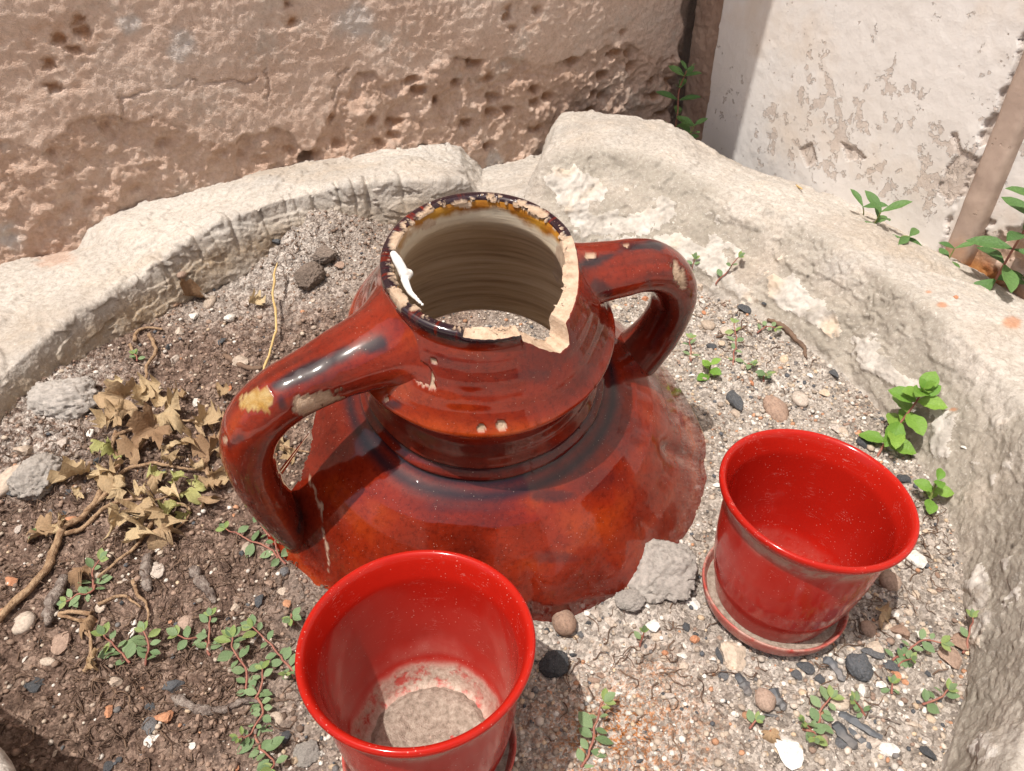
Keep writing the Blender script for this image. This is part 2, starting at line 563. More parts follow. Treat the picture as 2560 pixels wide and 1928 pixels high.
M_CHIP = mat_pebble('pebble_white', [(0.0, (0.66, 0.62, 0.56)), (1.0, (0.80, 0.77, 0.72))])
M_COAL = mat_pebble('charcoal', [(0.0, (0.06, 0.065, 0.072)), (0.6, (0.11, 0.118, 0.13)), (1.0, (0.19, 0.19, 0.195))], 0.6, 4, 0.7, 0.35)
M_BROWN = mat_pebble('pebble_brown', [(0.0, (0.34, 0.225, 0.165)), (1.0, (0.46, 0.34, 0.27))], 0.9, 4, 0.6)
M_TERRA = mat_pebble('terracotta', [(0.0, (0.45, 0.19, 0.10)), (1.0, (0.55, 0.28, 0.16))])
M_GREYL = mat_pebble('crumbly_mortar', [(0.0, (0.52, 0.475, 0.43)), (1.0, (0.58, 0.535, 0.49))], 0.95, 6, 1.0)
M_SPURGE = mat_leaf('spurge_leaf', (0.150, 0.235, 0.110), (0.225, 0.315, 0.160), 0.2)
M_SPURGE_Y = mat_leaf('young_spurge_leaf', (0.22, 0.31, 0.09), (0.29, 0.37, 0.14), 0.25)
M_MINT = mat_leaf('mint_leaf', (0.14, 0.29, 0.045), (0.24, 0.40, 0.07), 0.25, 0.4)
M_PELL = mat_leaf('pellitory_leaf', (0.075, 0.165, 0.05), (0.13, 0.24, 0.075), 0.2, 0.45)
M_IVY = mat_leaf('dry_ivy_leaf', (0.36, 0.24, 0.135), (0.60, 0.47, 0.29), 0.2, 0.7)
M_IVY_P = mat_leaf('papery_leaf', (0.27, 0.165, 0.095), (0.50, 0.36, 0.22), 0.15, 0.8)
M_IVY_D = mat_leaf('dry_brown_leaf', (0.20, 0.11, 0.07), (0.33, 0.20, 0.13), 0.1, 0.7)
M_IVY_G = mat_leaf('half_dry_leaf', (0.33, 0.34, 0.12), (0.42, 0.40, 0.17), 0.2, 0.6)
M_STEM_R = mat_plain('reddish_stem', [(0.3, (0.22, 0.075, 0.06)), (0.7, (0.36, 0.17, 0.12))], 120, 0.6)
M_STEM_G = mat_plain('green_stem', [(0.3, (0.16, 0.20, 0.06)), (0.7, (0.27, 0.28, 0.10))], 120, 0.6)
M_VINE = mat_plain('dry_vine', [(0.34, (0.20, 0.115, 0.065)), (0.66, (0.46, 0.32, 0.20))], 170, 0.9, 0.9, 0.002)
M_TWIG = mat_plain('grey_twig', [(0.36, (0.09, 0.065, 0.055)), (0.5, (0.22, 0.175, 0.15)), (0.66, (0.36, 0.31, 0.27))], 160, 0.95, 1.0, 0.003)
M_STRAW = mat_plain('straw', [(0.3, (0.48, 0.32, 0.13)), (0.7, (0.62, 0.46, 0.22))], 60, 0.7)
M_ROOT = mat_plain('fine_roots', [(0.3, (0.07, 0.045, 0.035)), (0.7, (0.22, 0.145, 0.10))], 60, 0.9)
M_PAVE = mat_plain('courtyard_paving', [(0.3, (0.42, 0.37, 0.32)), (0.7, (0.54, 0.48, 0.42))], 3, 0.9)
M_FACADE = mat_plain('courtyard_render', [(0.3, (0.66, 0.60, 0.53)), (0.7, (0.76, 0.70, 0.63))], 2, 0.9)

# ------------------------------------------------------------------ plan of the place
CORNER = np.array([0.325, 1.513])
BD = np.array([-0.8816, -0.4719])          # along the rough wall, away from the corner
BN = np.array([0.4719, -0.8816])           # its face normal, into the courtyard
WD = np.array([0.4108, -0.9117])           # along the white wall, away from the corner
WN = np.array([-0.9117, -0.4108])          # its face normal
BC = np.array([-0.06, 0.57])               # centre of the stone basin
R_IN = 0.485


def on_wall(x, y, n):
    r = ray(x, y)
    t = (n @ CORNER) / (n @ r[:2])
    return r * t + np.array([0, 0, CAM_H])


def back_uv(x, y):
    P = on_wall(x, y, BN)
    return ((P[:2] - CORNER) @ BD, P[2])


def white_uv(x, y):
    P = on_wall(x, y, WN)
    return ((P[:2] - CORNER) @ WD, P[2])


# ---- courtyard ground far below and round the basin
gm = new_mesh('courtyard_ground', [(-40, -40, -0.45), (40, -40, -0.45), (40, 40, -0.45), (-40, 40, -0.45)], [[0, 1, 2, 3]], False)
tag(put('courtyard_ground', gm, M_PAVE), kind='structure')


# ---- house block added behind the camera, out of view, for the glaze to reflect
hm = new_mesh('facade', [(-7, -4.6, 0), (6.5, -4.6, 0), (6.5, -4.6, 3.7), (-7, -4.6, 3.7), (-7, -9, 0), (6.5, -9, 0), (6.5, -9, 3.7), (-7, -9, 3.7)],
              [[1, 0, 3, 2], [4, 5, 6, 7], [0, 4, 7, 3], [5, 1, 2, 6], [3, 7, 6, 2]], False)
house = tag(put('added_house', hm, M_FACADE, (0, 0, -0.45)), 'plain house front added behind the camera for the glaze to reflect', 'house')

# ---- rough rendered wall behind the basin
def wall_grid(name, D, N, u0, u1, v0, v1, step, disp, mats, attr_fn, loc, parent):
    nu = int((u1 - u0) / step) + 1
    nv = int((v1 - v0) / step) + 1
    U, V = np.meshgrid(np.linspace(u0, u1, nu), np.linspace(v0, v1, nv), indexing='ij')
    H, at = attr_fn(U, V)
    X = CORNER[0] + D[0] * U + N[0] * H - loc[0]
    Y = CORNER[1] + D[1] * U + N[1] * H - loc[1]
    P = np.stack([X, Y, V - loc[2]], -1).reshape(-1, 3)
    Fc = grid_faces(nu, nv)
    # make the face look along N
    a, b, c = P[Fc[0, 0]], P[Fc[0, 1]], P[Fc[0, 2]]
    if np.dot(np.cross(b - a, c - b)[:2], N) < 0:
        Fc = Fc[:, ::-1]
    me = new_mesh(name, P, Fc, True, {k: v.ravel() for k, v in at.items()})
    return put(name, me, mats, (0, 0, 0), parent)


def back_disp(U, V):
    smooth_line = [back_uv(*q) for q in [(-300, 330), (0, 360), (90, 365), (170, 325), (210, 305), (310, 290), (390, 292), (500, 330), (560, 355), (640, 345), (720, 330),
                                         (770, 385), (800, 330), (850, 230), (930, 180), (1010, 200), (1130, 150), (1330, 160), (1480, 125), (1560, 105), (1640, 150), (1790, 120)]]
    sl_ = sorted(smooth_line)
    lu, lv = [q[0] for q in sl_], [q[1] for q in sl_]
    line = np.interp(U, lu, lv)
    wob = 0.020 * fbm(U, V, 0, 14, 4, 3) + 0.012 * fbm(U, V, 0, 55, 4, 4)
    rough = sstep(-0.002, 0.003, line + wob - V)
    right = sstep(0.86, 0.62, U)
    edge_depth = 0.0055 - 0.003 * right
    pitm = np.zeros_like(U)
    for (px, py, rr) in [(95, 90, .035), (190, 95, .045), (240, 50, .035), (150, 190, .05), (700, 40, .04), (60, 210, .03), (1300, 40, .05), (1530, 90, .035), (20, 260, .03)]:
        u, v = back_uv(px, py)
        pitm = np.maximum(pitm, sstep(rr, rr * 0.5, np.hypot((U - u), (V - v) * 1.6)))
    h = 0.012 * fbm(U, V, 0, 3.5, 3, 21)
    lumps = fbm(U, V, 0, 34, 4, 31, 0.6)
    rid = fbm(U, V, 0, 22, 4, 41, 0.55, ridged=True)
    fine = fbm(U, V, 0, 130, 4, 51, 0.65)
    h += rough * (-edge_depth + (0.0085 + 0.004 * right) * lumps + 0.006 * rid + 0.0038 * fine)
    h += (1 - rough) * (0.0022 * lumps + 0.0016 * fine + 0.0012 * fbm(U, V, 0, 70, 3, 57, .6, ridged=True))
    # scooped cavities of the eroded stone
    d1, v1_ = cells(U + 0.02 * lumps, V * 1.3, 26, 5)
    cav = sstep(0.42, 0.05, d1) * (v1_ > 0.62) * rough * (0.35 + 0.65 * right)
    h -= 0.013 * cav
    d2, v2_ = cells(U + 0.012 * fine, V * 1.2, 34, 9)
    cav2 = sstep(0.45, 0.1, d2) * (v2_ > 0.55) * pitm
    h -= 0.009 * cav2 + 0.003 * pitm * (0.5 + 0.5 * lumps)
    # plaster cracks
    crk = np.zeros_like(U)
    for pts in [[(300, 250), (400, 215), (440, 210), (470, 190), (510, 210), (560, 205), (640, 200)], [(310, 250), (305, 300)], [(670, 180), (668, 260), (640, 285), (620, 310)],
                [(1130, 110), (1120, 60), (1133, 10)], [(835, 250), (850, 190), (870, 165)], [(560, 350), (580, 335), (615, 310)], [(985, 180), (970, 190)]]:
        q = [back_uv(*a) for a in pts]
        crk = np.maximum(crk, sstep(-.35, .1, fbm(U, V, 0, 25, 3, 78)) * sstep(0.0026, 0.0008, dist_line(U + 0.009 * fine, V + 0.011 * fbm(U, V, 0, 40, 4, 77), q)))
    h -= 0.003 * crk
    # raised lip over the crack at the left
    q = [back_uv(*a) for a in [(300, 250), (440, 210), (510, 210), (640, 200)]]
    # corner: eroded edge that leaves a dark gap before the other wall
    hole = sstep(0.016, 0.006, np.hypot(U - back_uv(768, 402)[0], (V - back_uv(768, 398)[1]) * 1.2))
    h -= 0.03 * hole
    gap = sstep(0.012, -0.01, U - 0.012 - 0.012 * fbm(U * 0, V, 3, 30, 3, 8))
    h -= 0.05 * gap
    och = np.clip(cav * 0.7 + cav2 * 0.8 + 0.5 * rough * sstep(0.15, 0.5, fbm(U, V, 0, 30, 4, 61)) * sstep(0.1, -0.5, lumps + 0.3)
                  + 0.4 * pitm * sstep(0.0, 0.5, fbm(U, V, 0, 50, 3, 66)), 0, 1)
    lime = np.zeros_like(U)
    for (px, py, rr) in [(20, 600, .03), (450, 110, .028), (1240, 405, .022), (330, 60, .02), (880, 60, .035)]:
        u, v = back_uv(px, py)
        lime = np.maximum(lime, 0.75 * sstep(rr, rr * 0.3, np.hypot(U - u, (V - v)) + 0.02 * fbm(U, V, 0, 45, 4, 90)))
    return h, {'rough': rough, 'ochre': och, 'lime': lime}


wl = (CORNER[0] + BD[0] * 0.8, CORNER[1] + BD[1] * 0.8, -0.45)
rough_wall = tag(empty('rendered_wall', wl), 'tall rough pinkish brown wall with crumbling render behind the stone basin', 'wall')
wall_grid('eroded_render', BD, BN, -0.03, 1.42, -0.03, 0.46, 0.0022, None, M_BACK, back_disp, wl, rough_wall)


def slab(name, D, N, u0, u1, v0, v1, front, back, mat, loc, parent, zero=('rough', 'ochre', 'lime')):
    pts = []
    for h in (front, back):
        for (u, v) in ((u0, v0), (u1, v0), (u1, v1), (u0, v1)):
            pts.append((CORNER[0] + D[0] * u + N[0] * h - loc[0], CORNER[1] + D[1] * u + N[1] * h - loc[1], v - loc[2]))
    fcs = [[0, 1, 2, 3], [7, 6, 5, 4], [0, 4, 5, 1], [1, 5, 6, 2], [2, 6, 7, 3], [3, 7, 4, 0]]
    me = new_mesh(name, pts, fcs, False)
    me.validate()
    bm = bmesh.new()
    bm.from_mesh(me)
    bmesh.ops.recalc_face_normals(bm, faces=bm.faces)
    bm.to_mesh(me)
    bm.free()
    return put(name, me, mat, (0, 0, 0), parent)


slab('upper_render', BD, BN, -0.5, 1.9, 0.455, 5.3, 0.0, -0.5, M_BACK, wl, rough_wall)
slab('wall_core', BD, BN, -0.5, 1.9, -0.45, 0.455, -0.07, -0.5, M_BACK, wl, rough_wall)
slab('low_side_render', BD, BN, 1.42, 5.0, -0.45, 1.6, -0.005, -0.4, M_BACK, wl, rough_wall)


# ---- white plastered wall
def white_disp(U, V):
    h = 0.004 * fbm(U, V, 0, 4, 3, 121) + 0.0006 * fbm(U, V, 0, 60, 3, 131)
    dens = np.zeros_like(U)
    for (px, py, ru, rv, k) in [(2080, 320, .13, .10, 1.0), (1920, 330, .06, .08, .75), (2220, 260, .12, .07, .5), (2360, 420, .07, .09, 1.0), (2120, 200, .16, .04, .35),
                                (2020, 400, .10, .05, .85), (2200, 450, .10, .05, .6), (2480, 220, .06, .10, .35), (1830, 230, .04, .08, .5), (2300, 130, .2, .06, .12), (2020, 150, .06, .06, .5)]:
        u, v = white_uv(px, py)
        dens = np.maximum(dens, k * sstep(1.0, 0.35, np.hypot((U - u) / ru, (V - v) / rv)))
    n1 = fbm(U + .01 * fbm(U, V, 0, 30, 3, 143), V, 0, 40, 5, 141, 0.65)
    n2 = fbm(U, V, 0, 95, 3, 151, 0.6)
    f1 = sstep(0.0, 0.05, n1 * 0.55 + n2 * 0.75 - 0.50 + 0.42 * dens)
    d1, v1_ = cells(U + 0.010 * n2, V + 0.008 * n1, 62, 15)
    f2 = sstep(0.30, 0.24, d1 + 0.35 * n2 + 0.12) * (v1_ < 0.03 + 0.16 * dens)
    fl = np.zeros_like(U)
    for poly in [[(2345, 480), (2365, 420), (2395, 390), (2380, 335), (2395, 330), (2405, 370), (2440, 400), (2480, 385), (2495, 400), (2440, 440), (2430, 490), (2370, 500)],
                 [(1995, 370), (2030, 360), (2040, 400), (2020, 420)], [(2100, 350), (2140, 370), (2170, 400), (2120, 400)]]:
        q = [white_uv(*a) for a in poly]
        m = in_poly(U + 0.004 * n2, V + 0.004 * n1, q)
        fl = np.maximum(fl, m * 1.0)
    # keep the plaster sound right above the ledge in places
    sub = fbm(U, V, 0, 120, 4, 161, 0.65)
    h -= fl * (0.0028 + 0.0014 * sub)
    # plaster stops short of the corner: bare brown strip behind
    ce = 0.088 + 0.004 * fbm(U * 0, V, 1, 40, 3, 171)
    brown = sstep(ce + 0.001, ce - 0.001, U)
    h -= brown * (0.012 + 0.003 * sub)
    # plaster breaks off along the post, rough bare wall beyond it
    be = 0.632 + 0.010 * fbm(U * 0, V, 2, 60, 4, 181)
    beyond = sstep(be - 0.001, be + 0.001, U)
    n3 = fbm(U, V, 0, 26, 4, 191, 0.6)
    patch = sstep(-0.05, 0.02, n3 - 0.05)
    h += beyond * (-0.007 + 0.004 * patch + 0.0025 * sub * (1 - patch))
    fl2 = np.maximum(fl, beyond * (1 - patch))
    rust = beyond * sstep(0.16, 0.03, V + 0.05 * fbm(U, V, 0, 35, 4, 201)) * sstep(0.63, 0.66, U)
    return h, {'flake': fl2 * (1 - brown), 'brown': brown, 'rust': rust, 'dens': dens * (1 - beyond)}


ww = (CORNER[0] + WD[0] * 0.5, CORNER[1] + WD[1] * 0.5, -0.45)
white_wall = tag(empty('plastered_wall', ww), 'white plastered wall with pitted flaking surface at right of the corner', 'wall')
wall_grid('flaking_plaster', WD, WN, 0.0, 1.02, -0.03, 0.5, 0.0021, None, M_WHITE, white_disp, ww, white_wall)
slab('upper_plaster', WD, WN, 0.0, 1.02, 0.495, 5.0, 0.0, -0.35, M_WHITE, ww, white_wall)
slab('wall_core', WD, WN, -0.02, 1.02, -0.45, 0.495, -0.03, -0.35, M_WHITE, ww, white_wall)
slab('far_plaster', WD, WN, 1.02, 6.0, -0.45, 5.0, -0.002, -0.35, M_WHITE, ww, white_wall)


# ---- slab added over the corner, above the view, only to shade the wall below
bl = (CORNER[0] + WD[0] * 0.14 + WN[0] * 0.3, CORNER[1] + WD[1] * 0.14 + WN[1] * 0.3, 1.5)
bs = slab('shade_slab', WD, WN, -0.02, 0.33, 1.5, 1.58, 0.62, -0.02, M_STONE, bl, None)
bs.location = bl
tag(bs, 'unseen stone slab added above the corner to shade the white wall', 'shade slab')


def post(u, v0, v1, wid, dep, mat, name, parent, loc, seed):
    nv, ns = 140, 28
    V = np.linspace(v0, v1, nv)
    a = np.linspace(0, 2 * math.pi, ns, endpoint=False)
    ca, sa = np.cos(a), np.sin(a)
    k = (np.abs(ca) ** 5 + np.abs(sa) ** 5) ** (-1 / 5)
    VV, K = np.meshgrid(V, np.arange(ns), indexing='ij')
    uu = wid * (k * ca)[K]
    hh = dep * (k * sa)[K]
    n = fbm(uu * 1.0 + 3, VV, hh, 50, 4, seed)
    uu = uu * (1 + 0.07 * n) + 0.003 * fbm(VV, VV * 0, 0, 8, 3, seed + 3)
    hh = hh * (1 + 0.07 * n)
    X = CORNER[0] + WD[0] * (u + uu) + WN[0] * hh - loc[0]
    Y = CORNER[1] + WD[1] * (u + uu) + WN[1] * hh - loc[1]
    P = np.stack([X, Y, VV - loc[2]], -1).reshape(-1, 3)
    Fc = np.stack([np.arange(0)] * 4, -1) if False else None
    I, J = np.meshgrid(np.arange(nv - 1), np.arange(ns), indexing='ij')
    J2 = (J + 1) % ns
    Fc = np.stack([I * ns + J, I * ns + J2, (I + 1) * ns + J2, (I + 1) * ns + J], -1).reshape(-1, 4)
    rust = sstep(0.10, 0.03, VV + 0.03 * n)
    me = new_mesh(name, P, Fc, True, {'brown': np.full(P.shape[0], 0.85), 'rust': rust.ravel(), 'flake': np.zeros(P.shape[0])})
    return put(name, me, mat, (0, 0, 0), parent)


pl = (CORNER[0] + WD[0] * 0.665, CORNER[1] + WD[1] * 0.665, 0.0)
pst = post(0.664, -0.05, 0.60, 0.017, 0.014, M_WHITE, 'corner_post', None, (pl[0], pl[1], 0), 301)
pst.location = (pl[0], pl[1], 0)
tag(pst, 'brown upright post with rusty foot set against the white wall', 'post')
pl2 = (CORNER[0] + WD[0] * 0.775, CORNER[1] + WD[1] * 0.775, 0.0)
pst2 = post(0.765, -0.05, 0.085, 0.009, 0.011, M_WHITE, 'iron_stub', None, (pl2[0], pl2[1], 0), 311)
pst2.location = (pl2[0], pl2[1], 0)
tag(pst2, 'short rusty iron stub behind the ledge beside the brown post', 'post')


# ------------------------------------------------------------------ stone basin
def lerp_deg(deg, table):
    xs = np.array([t[0] for t in table], float)
    return np.interp(deg, xs, [t[1] for t in table])


def basin():
    th = np.concatenate([np.linspace(-62, 196, 1560), np.linspace(196, 298, 90)[1:-1]])
    nt = len(th)
    t = np.radians(th)
    c, s = np.cos(t), np.sin(t)
    # distance from the centre to the two walls
    def wall_r(N):
        den = c * N[0] + s * N[1]
        num = (CORNER - BC) @ N
        with np.errstate(divide='ignore', invalid='ignore'):
            r = num / den
        return np.where((r > 0) & (den < -1e-3), r, 9)
    rw = np.minimum(wall_r(BN), wall_r(WN)) + 0.012
    deg = th
    rout = np.minimum(rw, lerp_deg(deg, [(-62, .80), (150, .80), (165, .76), (298, .74)]))
    zi = lerp_deg(deg, [(-62, .07), (-40, .085), (-15, .10), (10, .105), (40, .10), (56, .104), (64, .112), (72, .116), (77, .114), (79.5, .098), (81.5, .060), (86, .052), (89, .056), (91.5, .085), (95, .096), (105, .103),
                        (122, .103), (133, .092), (141, .078), (146, .064), (160, .060), (176, .060), (200, .075), (235, .10), (298, .08)])
    zo = lerp_deg(deg, [(-62, .06), (-20, .05), (10, .046), (40, .040), (52, .042), (58, .062), (64, .092), (70, .104), (77, .106), (79.2, .098), (80.4, .06), (81.3, .022), (85, .014), (89.5, .012), (91, .035), (92.5, .058),
                        (94, .066), (98, .075), (104, .080), (112, .083), (120, .079), (128, .069), (135, .066), (139.5, .060), (141.8, .046), (143.5, .026), (146, .022), (160, .02), (200, .03), (298, .05)])
    rin = lerp_deg(deg, [(-62, .49), (-30, .485), (0, .487), (30, .483), (60, .49), (90, .49), (120, .485), (150, .485), (180, .488), (215, .47), (240, .46), (298, .49)])
    run = lerp_deg(deg, [(-62, .03), (-40, .022), (-20, .03), (0, .062), (20, .060), (36, .076), (52, .10), (65, .12), (72, .105), (80, .08), (88, .05), (95, .02), (120, .016), (140, .018), (160, .018), (190, .01), (230, -.03), (260, 0), (298, .05)])
    seg = [14, 66, 112, 8]
    nodes_r = np.stack([rin - 0.02, rin, rin + run, rout, rout + 0.004], 0)
    nodes_z = np.stack([np.full(nt, -0.07), np.full(nt, 0.0), zi, zo, np.full(nt, -0.44)], 0)
    rs, zs = [], []
    for k, n in enumerate(seg):
        tt = np.linspace(0, 1, n, endpoint=False)[:, None]
        rs.append(nodes_r[k] * (1 - tt) + nodes_r[k + 1] * tt)
        zs.append(nodes_z[k] * (1 - tt) + nodes_z[k + 1] * tt)
    Rr = np.concatenate(rs + [nodes_r[-1:]], 0)
    Zz = np.concatenate(zs + [nodes_z[-1:]], 0)
    k0, k1 = seg[0] + seg[1], seg[0] + seg[1] + seg[2]
    # top is not a flat chamfer: slight crown
    ns = Rr.shape[0]
    tt = np.zeros(ns)
    tt[k0:k1] = np.linspace(0, 1, seg[2])
    crown = np.sin(tt * math.pi)[:, None]
    Zz = Zz + crown * lerp_deg(deg, [(-62, .02), (0, .02), (50, .014), (70, .012), (82, -.004), (90, -.004), (96, .004), (140, .006), (150, .012), (200, .012), (298, .02)])[None]
    for it in range(7):      # round the arrises
        Rr[1:-1] = 0.25 * Rr[:-2] + 0.5 * Rr[1:-1] + 0.25 * Rr[2:]
        Zz[1:-1] = 0.25 * Zz[:-2] + 0.5 * Zz[1:-1] + 0.25 * Zz[2:]
    Rr, Zz = Rr.T, Zz.T       # (theta, s)
    T = np.broadcast_to(t[:, None], Rr.shape)
    X = BC[0] + Rr * np.cos(T)
    Y = BC[1] + Rr * np.sin(T)
    P = np.stack([X, Y, Zz], -1)
    du = np.gradient(P, axis=0)
    dv = np.gradient(P, axis=1)
    Nn = np.cross(dv, du)
    Nn /= np.maximum(np.linalg.norm(Nn, axis=-1, keepdims=True), 1e-9)
    if Nn[nt // 2, k0 + 40, 2] < 0:
        Nn = -Nn
    D = np.broadcast_to(deg[:, None], Rr.shape)
    S_ = np.broadcast_to(np.arange(ns)[None], Rr.shape)
    h = 0.0085 * fbm(X, Y, Zz, 9, 3, 401) + 0.0030 * fbm(X, Y, Zz, 34, 5, 411, 0.62) + 0.0015 * fbm(X, Y, Zz, 150, 3, 421, 0.65)
    warp = 0.02 * fbm(X, Y, Zz, 14, 3, 425)
    ter = fbm(X + warp, Y - warp, Zz * 2.5, 13, 4, 427)
    h += (0.0012 + 0.0016 * sstep(2, 30, D)) * (sstep(0.05, 0.085, ter) + sstep(-.22, -.19, ter) + 0.7 * sstep(.27, .30, ter))
    crk = sstep(.030, .006, np.abs(fbm(X + warp, Y + warp, Zz, 11, 4, 429, .6))) * sstep(.05, .3, fbm(X, Y, Zz, 6, 2, 431))
    h -= 0.0022 * crk
    face = sstep(seg[0], seg[0] + 9, S_) * sstep(k0 + 12, k0 - 6, S_)
    top = sstep(k0 - 6, k0 + 10, S_)
    left = sstep(92, 97, D)
    right = sstep(82, 74, D)
    # upright pick marks on the left stone's inner face
    gro = np.zeros_like(h)
    for (px, py, wd, dp) in [(408, 640, .5, .006), (470, 590, .35, .003), (570, 560, .45, .006), (640, 530, .4, .006), (705, 520, .3, .003), (778, 510, .5, .007), (845, 500, .35, .005), (880, 500, .3, .004), (925, 490, .5, .008), (1000, 480, .4, .004), (520, 590, .25, .003), (740, 520, .25, .003)]:
        g = ground(px, py, 0.08)
        dg = math.degrees(math.atan2(g[1] - BC[1], g[0] - BC[0]))
        wb = dg + 0.9 * fbm(S_ * 0.02, D * 0 + dg, 0, 1, 2, 31) + (S_ - k0) * 0.006
        gro = np.maximum(gro, dp * np.exp(-((D - wb) / wd) ** 2))
    gz = sstep(seg[0] + 20, k0 - 12, S_) * sstep(k0 + 22, k0 + 2, S_)
    h -= gro * gz * 1.25
    h += left * face * 0.0028 * fbm(D * 0.45, S_ * 0.012, 0, 1, 3, 441)
    # scooped chisel furrows on the right slope
    fur = fbm((D * 0.5 + S_ * 0.022), S_ * 0.02, 0, 1.0, 3, 451, ridged=True)
    h += right * face * 0.0016 * (fur - 0.2)
    lay = fbm(D * 0.12, S_ * 0.16, Zz * 10, 1.0, 4, 455)
    h += right * face * (0.0010 + 0.0028 * sstep(2, 28, D)) * fbm(X, Y, Zz * 1.3, 24, 4, 457, .6, ridged=True)
    # flakes lost from the top
    fl = sstep(0.16, 0.22, fbm(X, Y, 0, 17, 4, 461))
    h -= top * fl * 0.0022
    # mortar patches, raised and rough (pixels of the photograph mapped on this very surface)
    P1 = P + Nn * h[..., None]
    px, py = to_px(P1.reshape(-1, 3))
    px = px.reshape(h.shape)
    py = py.reshape(h.shape)
    nz = fbm(X, Y, Zz, 55, 4, 471, 0.6)
    nz2 = fbm(X, Y, Zz, 24, 4, 481, 0.6)
    nz3 = fbm(X, Y, Zz, 150, 3, 485, 0.65)
    wx, wy = px + 26 * nz + 16 * nz3, py + 24 * nz2 + 14 * nz3
    mort = np.zeros(h.shape, bool)
    for poly in [[(1358, 450), (1385, 418), (1430, 408), (1480, 440), (1535, 480), (1520, 505), (1470, 500), (1480, 540), (1560, 530), (1640, 520), (1680, 565), (1600, 590), (1530, 585), (1450, 600), (1430, 540), (1380, 480)],
                 [(1640, 520), (1660, 490), (1690, 500), (1680, 560), (1650, 560)],
                 [(1460, 620), (1520, 590), (1620, 600), (1700, 590), (1790, 640), (1850, 700), (1900, 760), (1850, 745), (1790, 700), (1720, 660), (1600, 640), (1500, 680), (1400, 690)],
                 [(1760, 580), (1800, 600), (1860, 640), (1840, 655), (1790, 620)],
                 [(1930, 690), (1985, 680), (2030, 730), (2080, 770), (2110, 830), (2075, 845), (2020, 800), (1960, 770), (1920, 740)],
                 [(2130, 850), (2170, 840), (2200, 880), (2260, 930), (2320, 960), (2330, 1010), (2280, 1000), (2220, 960), (2170, 930), (2135, 900)],
                 [(2340, 1020), (2400, 1030), (2390, 1080), (2375, 1140), (2345, 1150), (2330, 1100)],
                 [(2420, 1480), (2450, 1400), (2478, 1450), (2470, 1560), (2440, 1640), (2425, 1590)],
                 [(2430, 1860), (2470, 1820), (2500, 1860), (2470, 1900), (2440, 1915)],
                 [(2050, 900), (2100, 930), (2160, 990), (2190, 1050), (2160, 1040), (2100, 970)]]:
        mort |= in_poly(wx, wy, poly)
    mort &= (S_ > seg[0] - 16) & (S_ < k1 - 10) & (D < 100)
    mort &= (nz * 0.6 + nz2 * 0.7) > -0.42
    ml = sstep(0.15, 0.4, nz + 0.2)
    mort |= (D < 80) & (D > -30) & face.astype(bool) & (fbm(X, Y, Zz, 38, 5, 497, .62) > .38) & (S_ > seg[0]) & (S_ < k0 - 8)
    mf_ = mort.astype(float)
    for _ in range(3):
        mf_[1:-1, 1:-1] = (mf_[1:-1, 1:-1] * 2 + mf_[:-2, 1:-1] + mf_[2:, 1:-1] + mf_[1:-1, :-2] + mf_[1:-1, 2:]) / 6
    h = h + mf_ * (0.0022 + 0.0032 * fbm(X, Y, Zz, 60, 4, 491, 0.62) + 0.0016 * fbm(X, Y, Zz, 190, 3, 495))
    P = P + Nn * h[..., None]
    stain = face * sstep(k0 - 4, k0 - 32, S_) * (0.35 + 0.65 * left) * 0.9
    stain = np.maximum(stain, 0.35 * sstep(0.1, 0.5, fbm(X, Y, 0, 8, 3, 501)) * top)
    rust = np.zeros_like(h)
    for (rx, ry, rr) in [(2322, 730, 10), (2355, 762, 16), (2530, 805, 30), (2385, 1024, 10), (130, 640, 60), (445, 765, 22)]:
        rust = np.maximum(rust, (0.3 if rx < 500 else 0.6) * sstep(1.1, 0.5, np.hypot((px - rx) / rr, (py - ry) / (rr * 0.55)) + 0.5 * nz))
    # the stone's two meshes share the same surface
    Fc = grid_faces(nt, ns, True)
    mf = mort.reshape(-1)[Fc].sum(1) >= 3
    V = P.reshape(-1, 3).copy()
    loc = np.array([BC[0], BC[1], -0.44])
    V -= loc
    v0, v1, v2 = V[Fc[:, 0]], V[Fc[:, 1]], V[Fc[:, 2]]
    k = (nt // 2) * (ns - 1) + k0 + 40
    if np.cross(v1[k] - v0[k], v2[k] - v1[k])[2] < 0:
        Fc = Fc[:, ::-1]
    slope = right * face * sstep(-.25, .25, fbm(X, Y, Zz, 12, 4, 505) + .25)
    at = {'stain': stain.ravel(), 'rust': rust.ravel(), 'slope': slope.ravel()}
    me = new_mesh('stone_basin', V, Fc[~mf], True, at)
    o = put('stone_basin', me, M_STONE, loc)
    tag(o, 'weathered round limestone basin rim with pick marks, filled with dry soil', 'stone basin')
    # mortar: one part for each separate patch
    Fm = Fc[mf]
    used = np.unique(Fm)
    lab = np.full(len(V), -1)
    lab[used] = used
    for it in range(600):
        m_ = lab[Fm].min(1)
        new = lab.copy()
        for k_ in range(4):
            np.minimum.at(new, Fm[:, k_], m_)
        new[used] = new[new[used]]
        if (new == lab).all():
            break
        lab = new
    fl_ = lab[Fm[:, 0]]
    small = []
    for q_, cnt in zip(*np.unique(fl_, return_counts=True)):
        fs = Fm[fl_ == q_]
        if cnt < 90:
            small.append(fs)
            continue
        us = np.unique(fs)
        rm = np.full(len(V), -1)
        rm[us] = np.arange(len(us))
        put('mortar_patch', new_mesh('mortar_patch', V[us], rm[fs], True), M_MORTAR, (0, 0, 0), o)
    if small:
        fs = np.concatenate(small)
        us = np.unique(fs)
        rm = np.full(len(V), -1)
        rm[us] = np.arange(len(us))
        tag(put('mortar_crumbs', new_mesh('mortar_crumbs', V[us], rm[fs], True), M_MORTAR, (0, 0, 0), o), kind='stuff')
    return o, P, Fc


basin_o, basin_P, basin_F = basin()


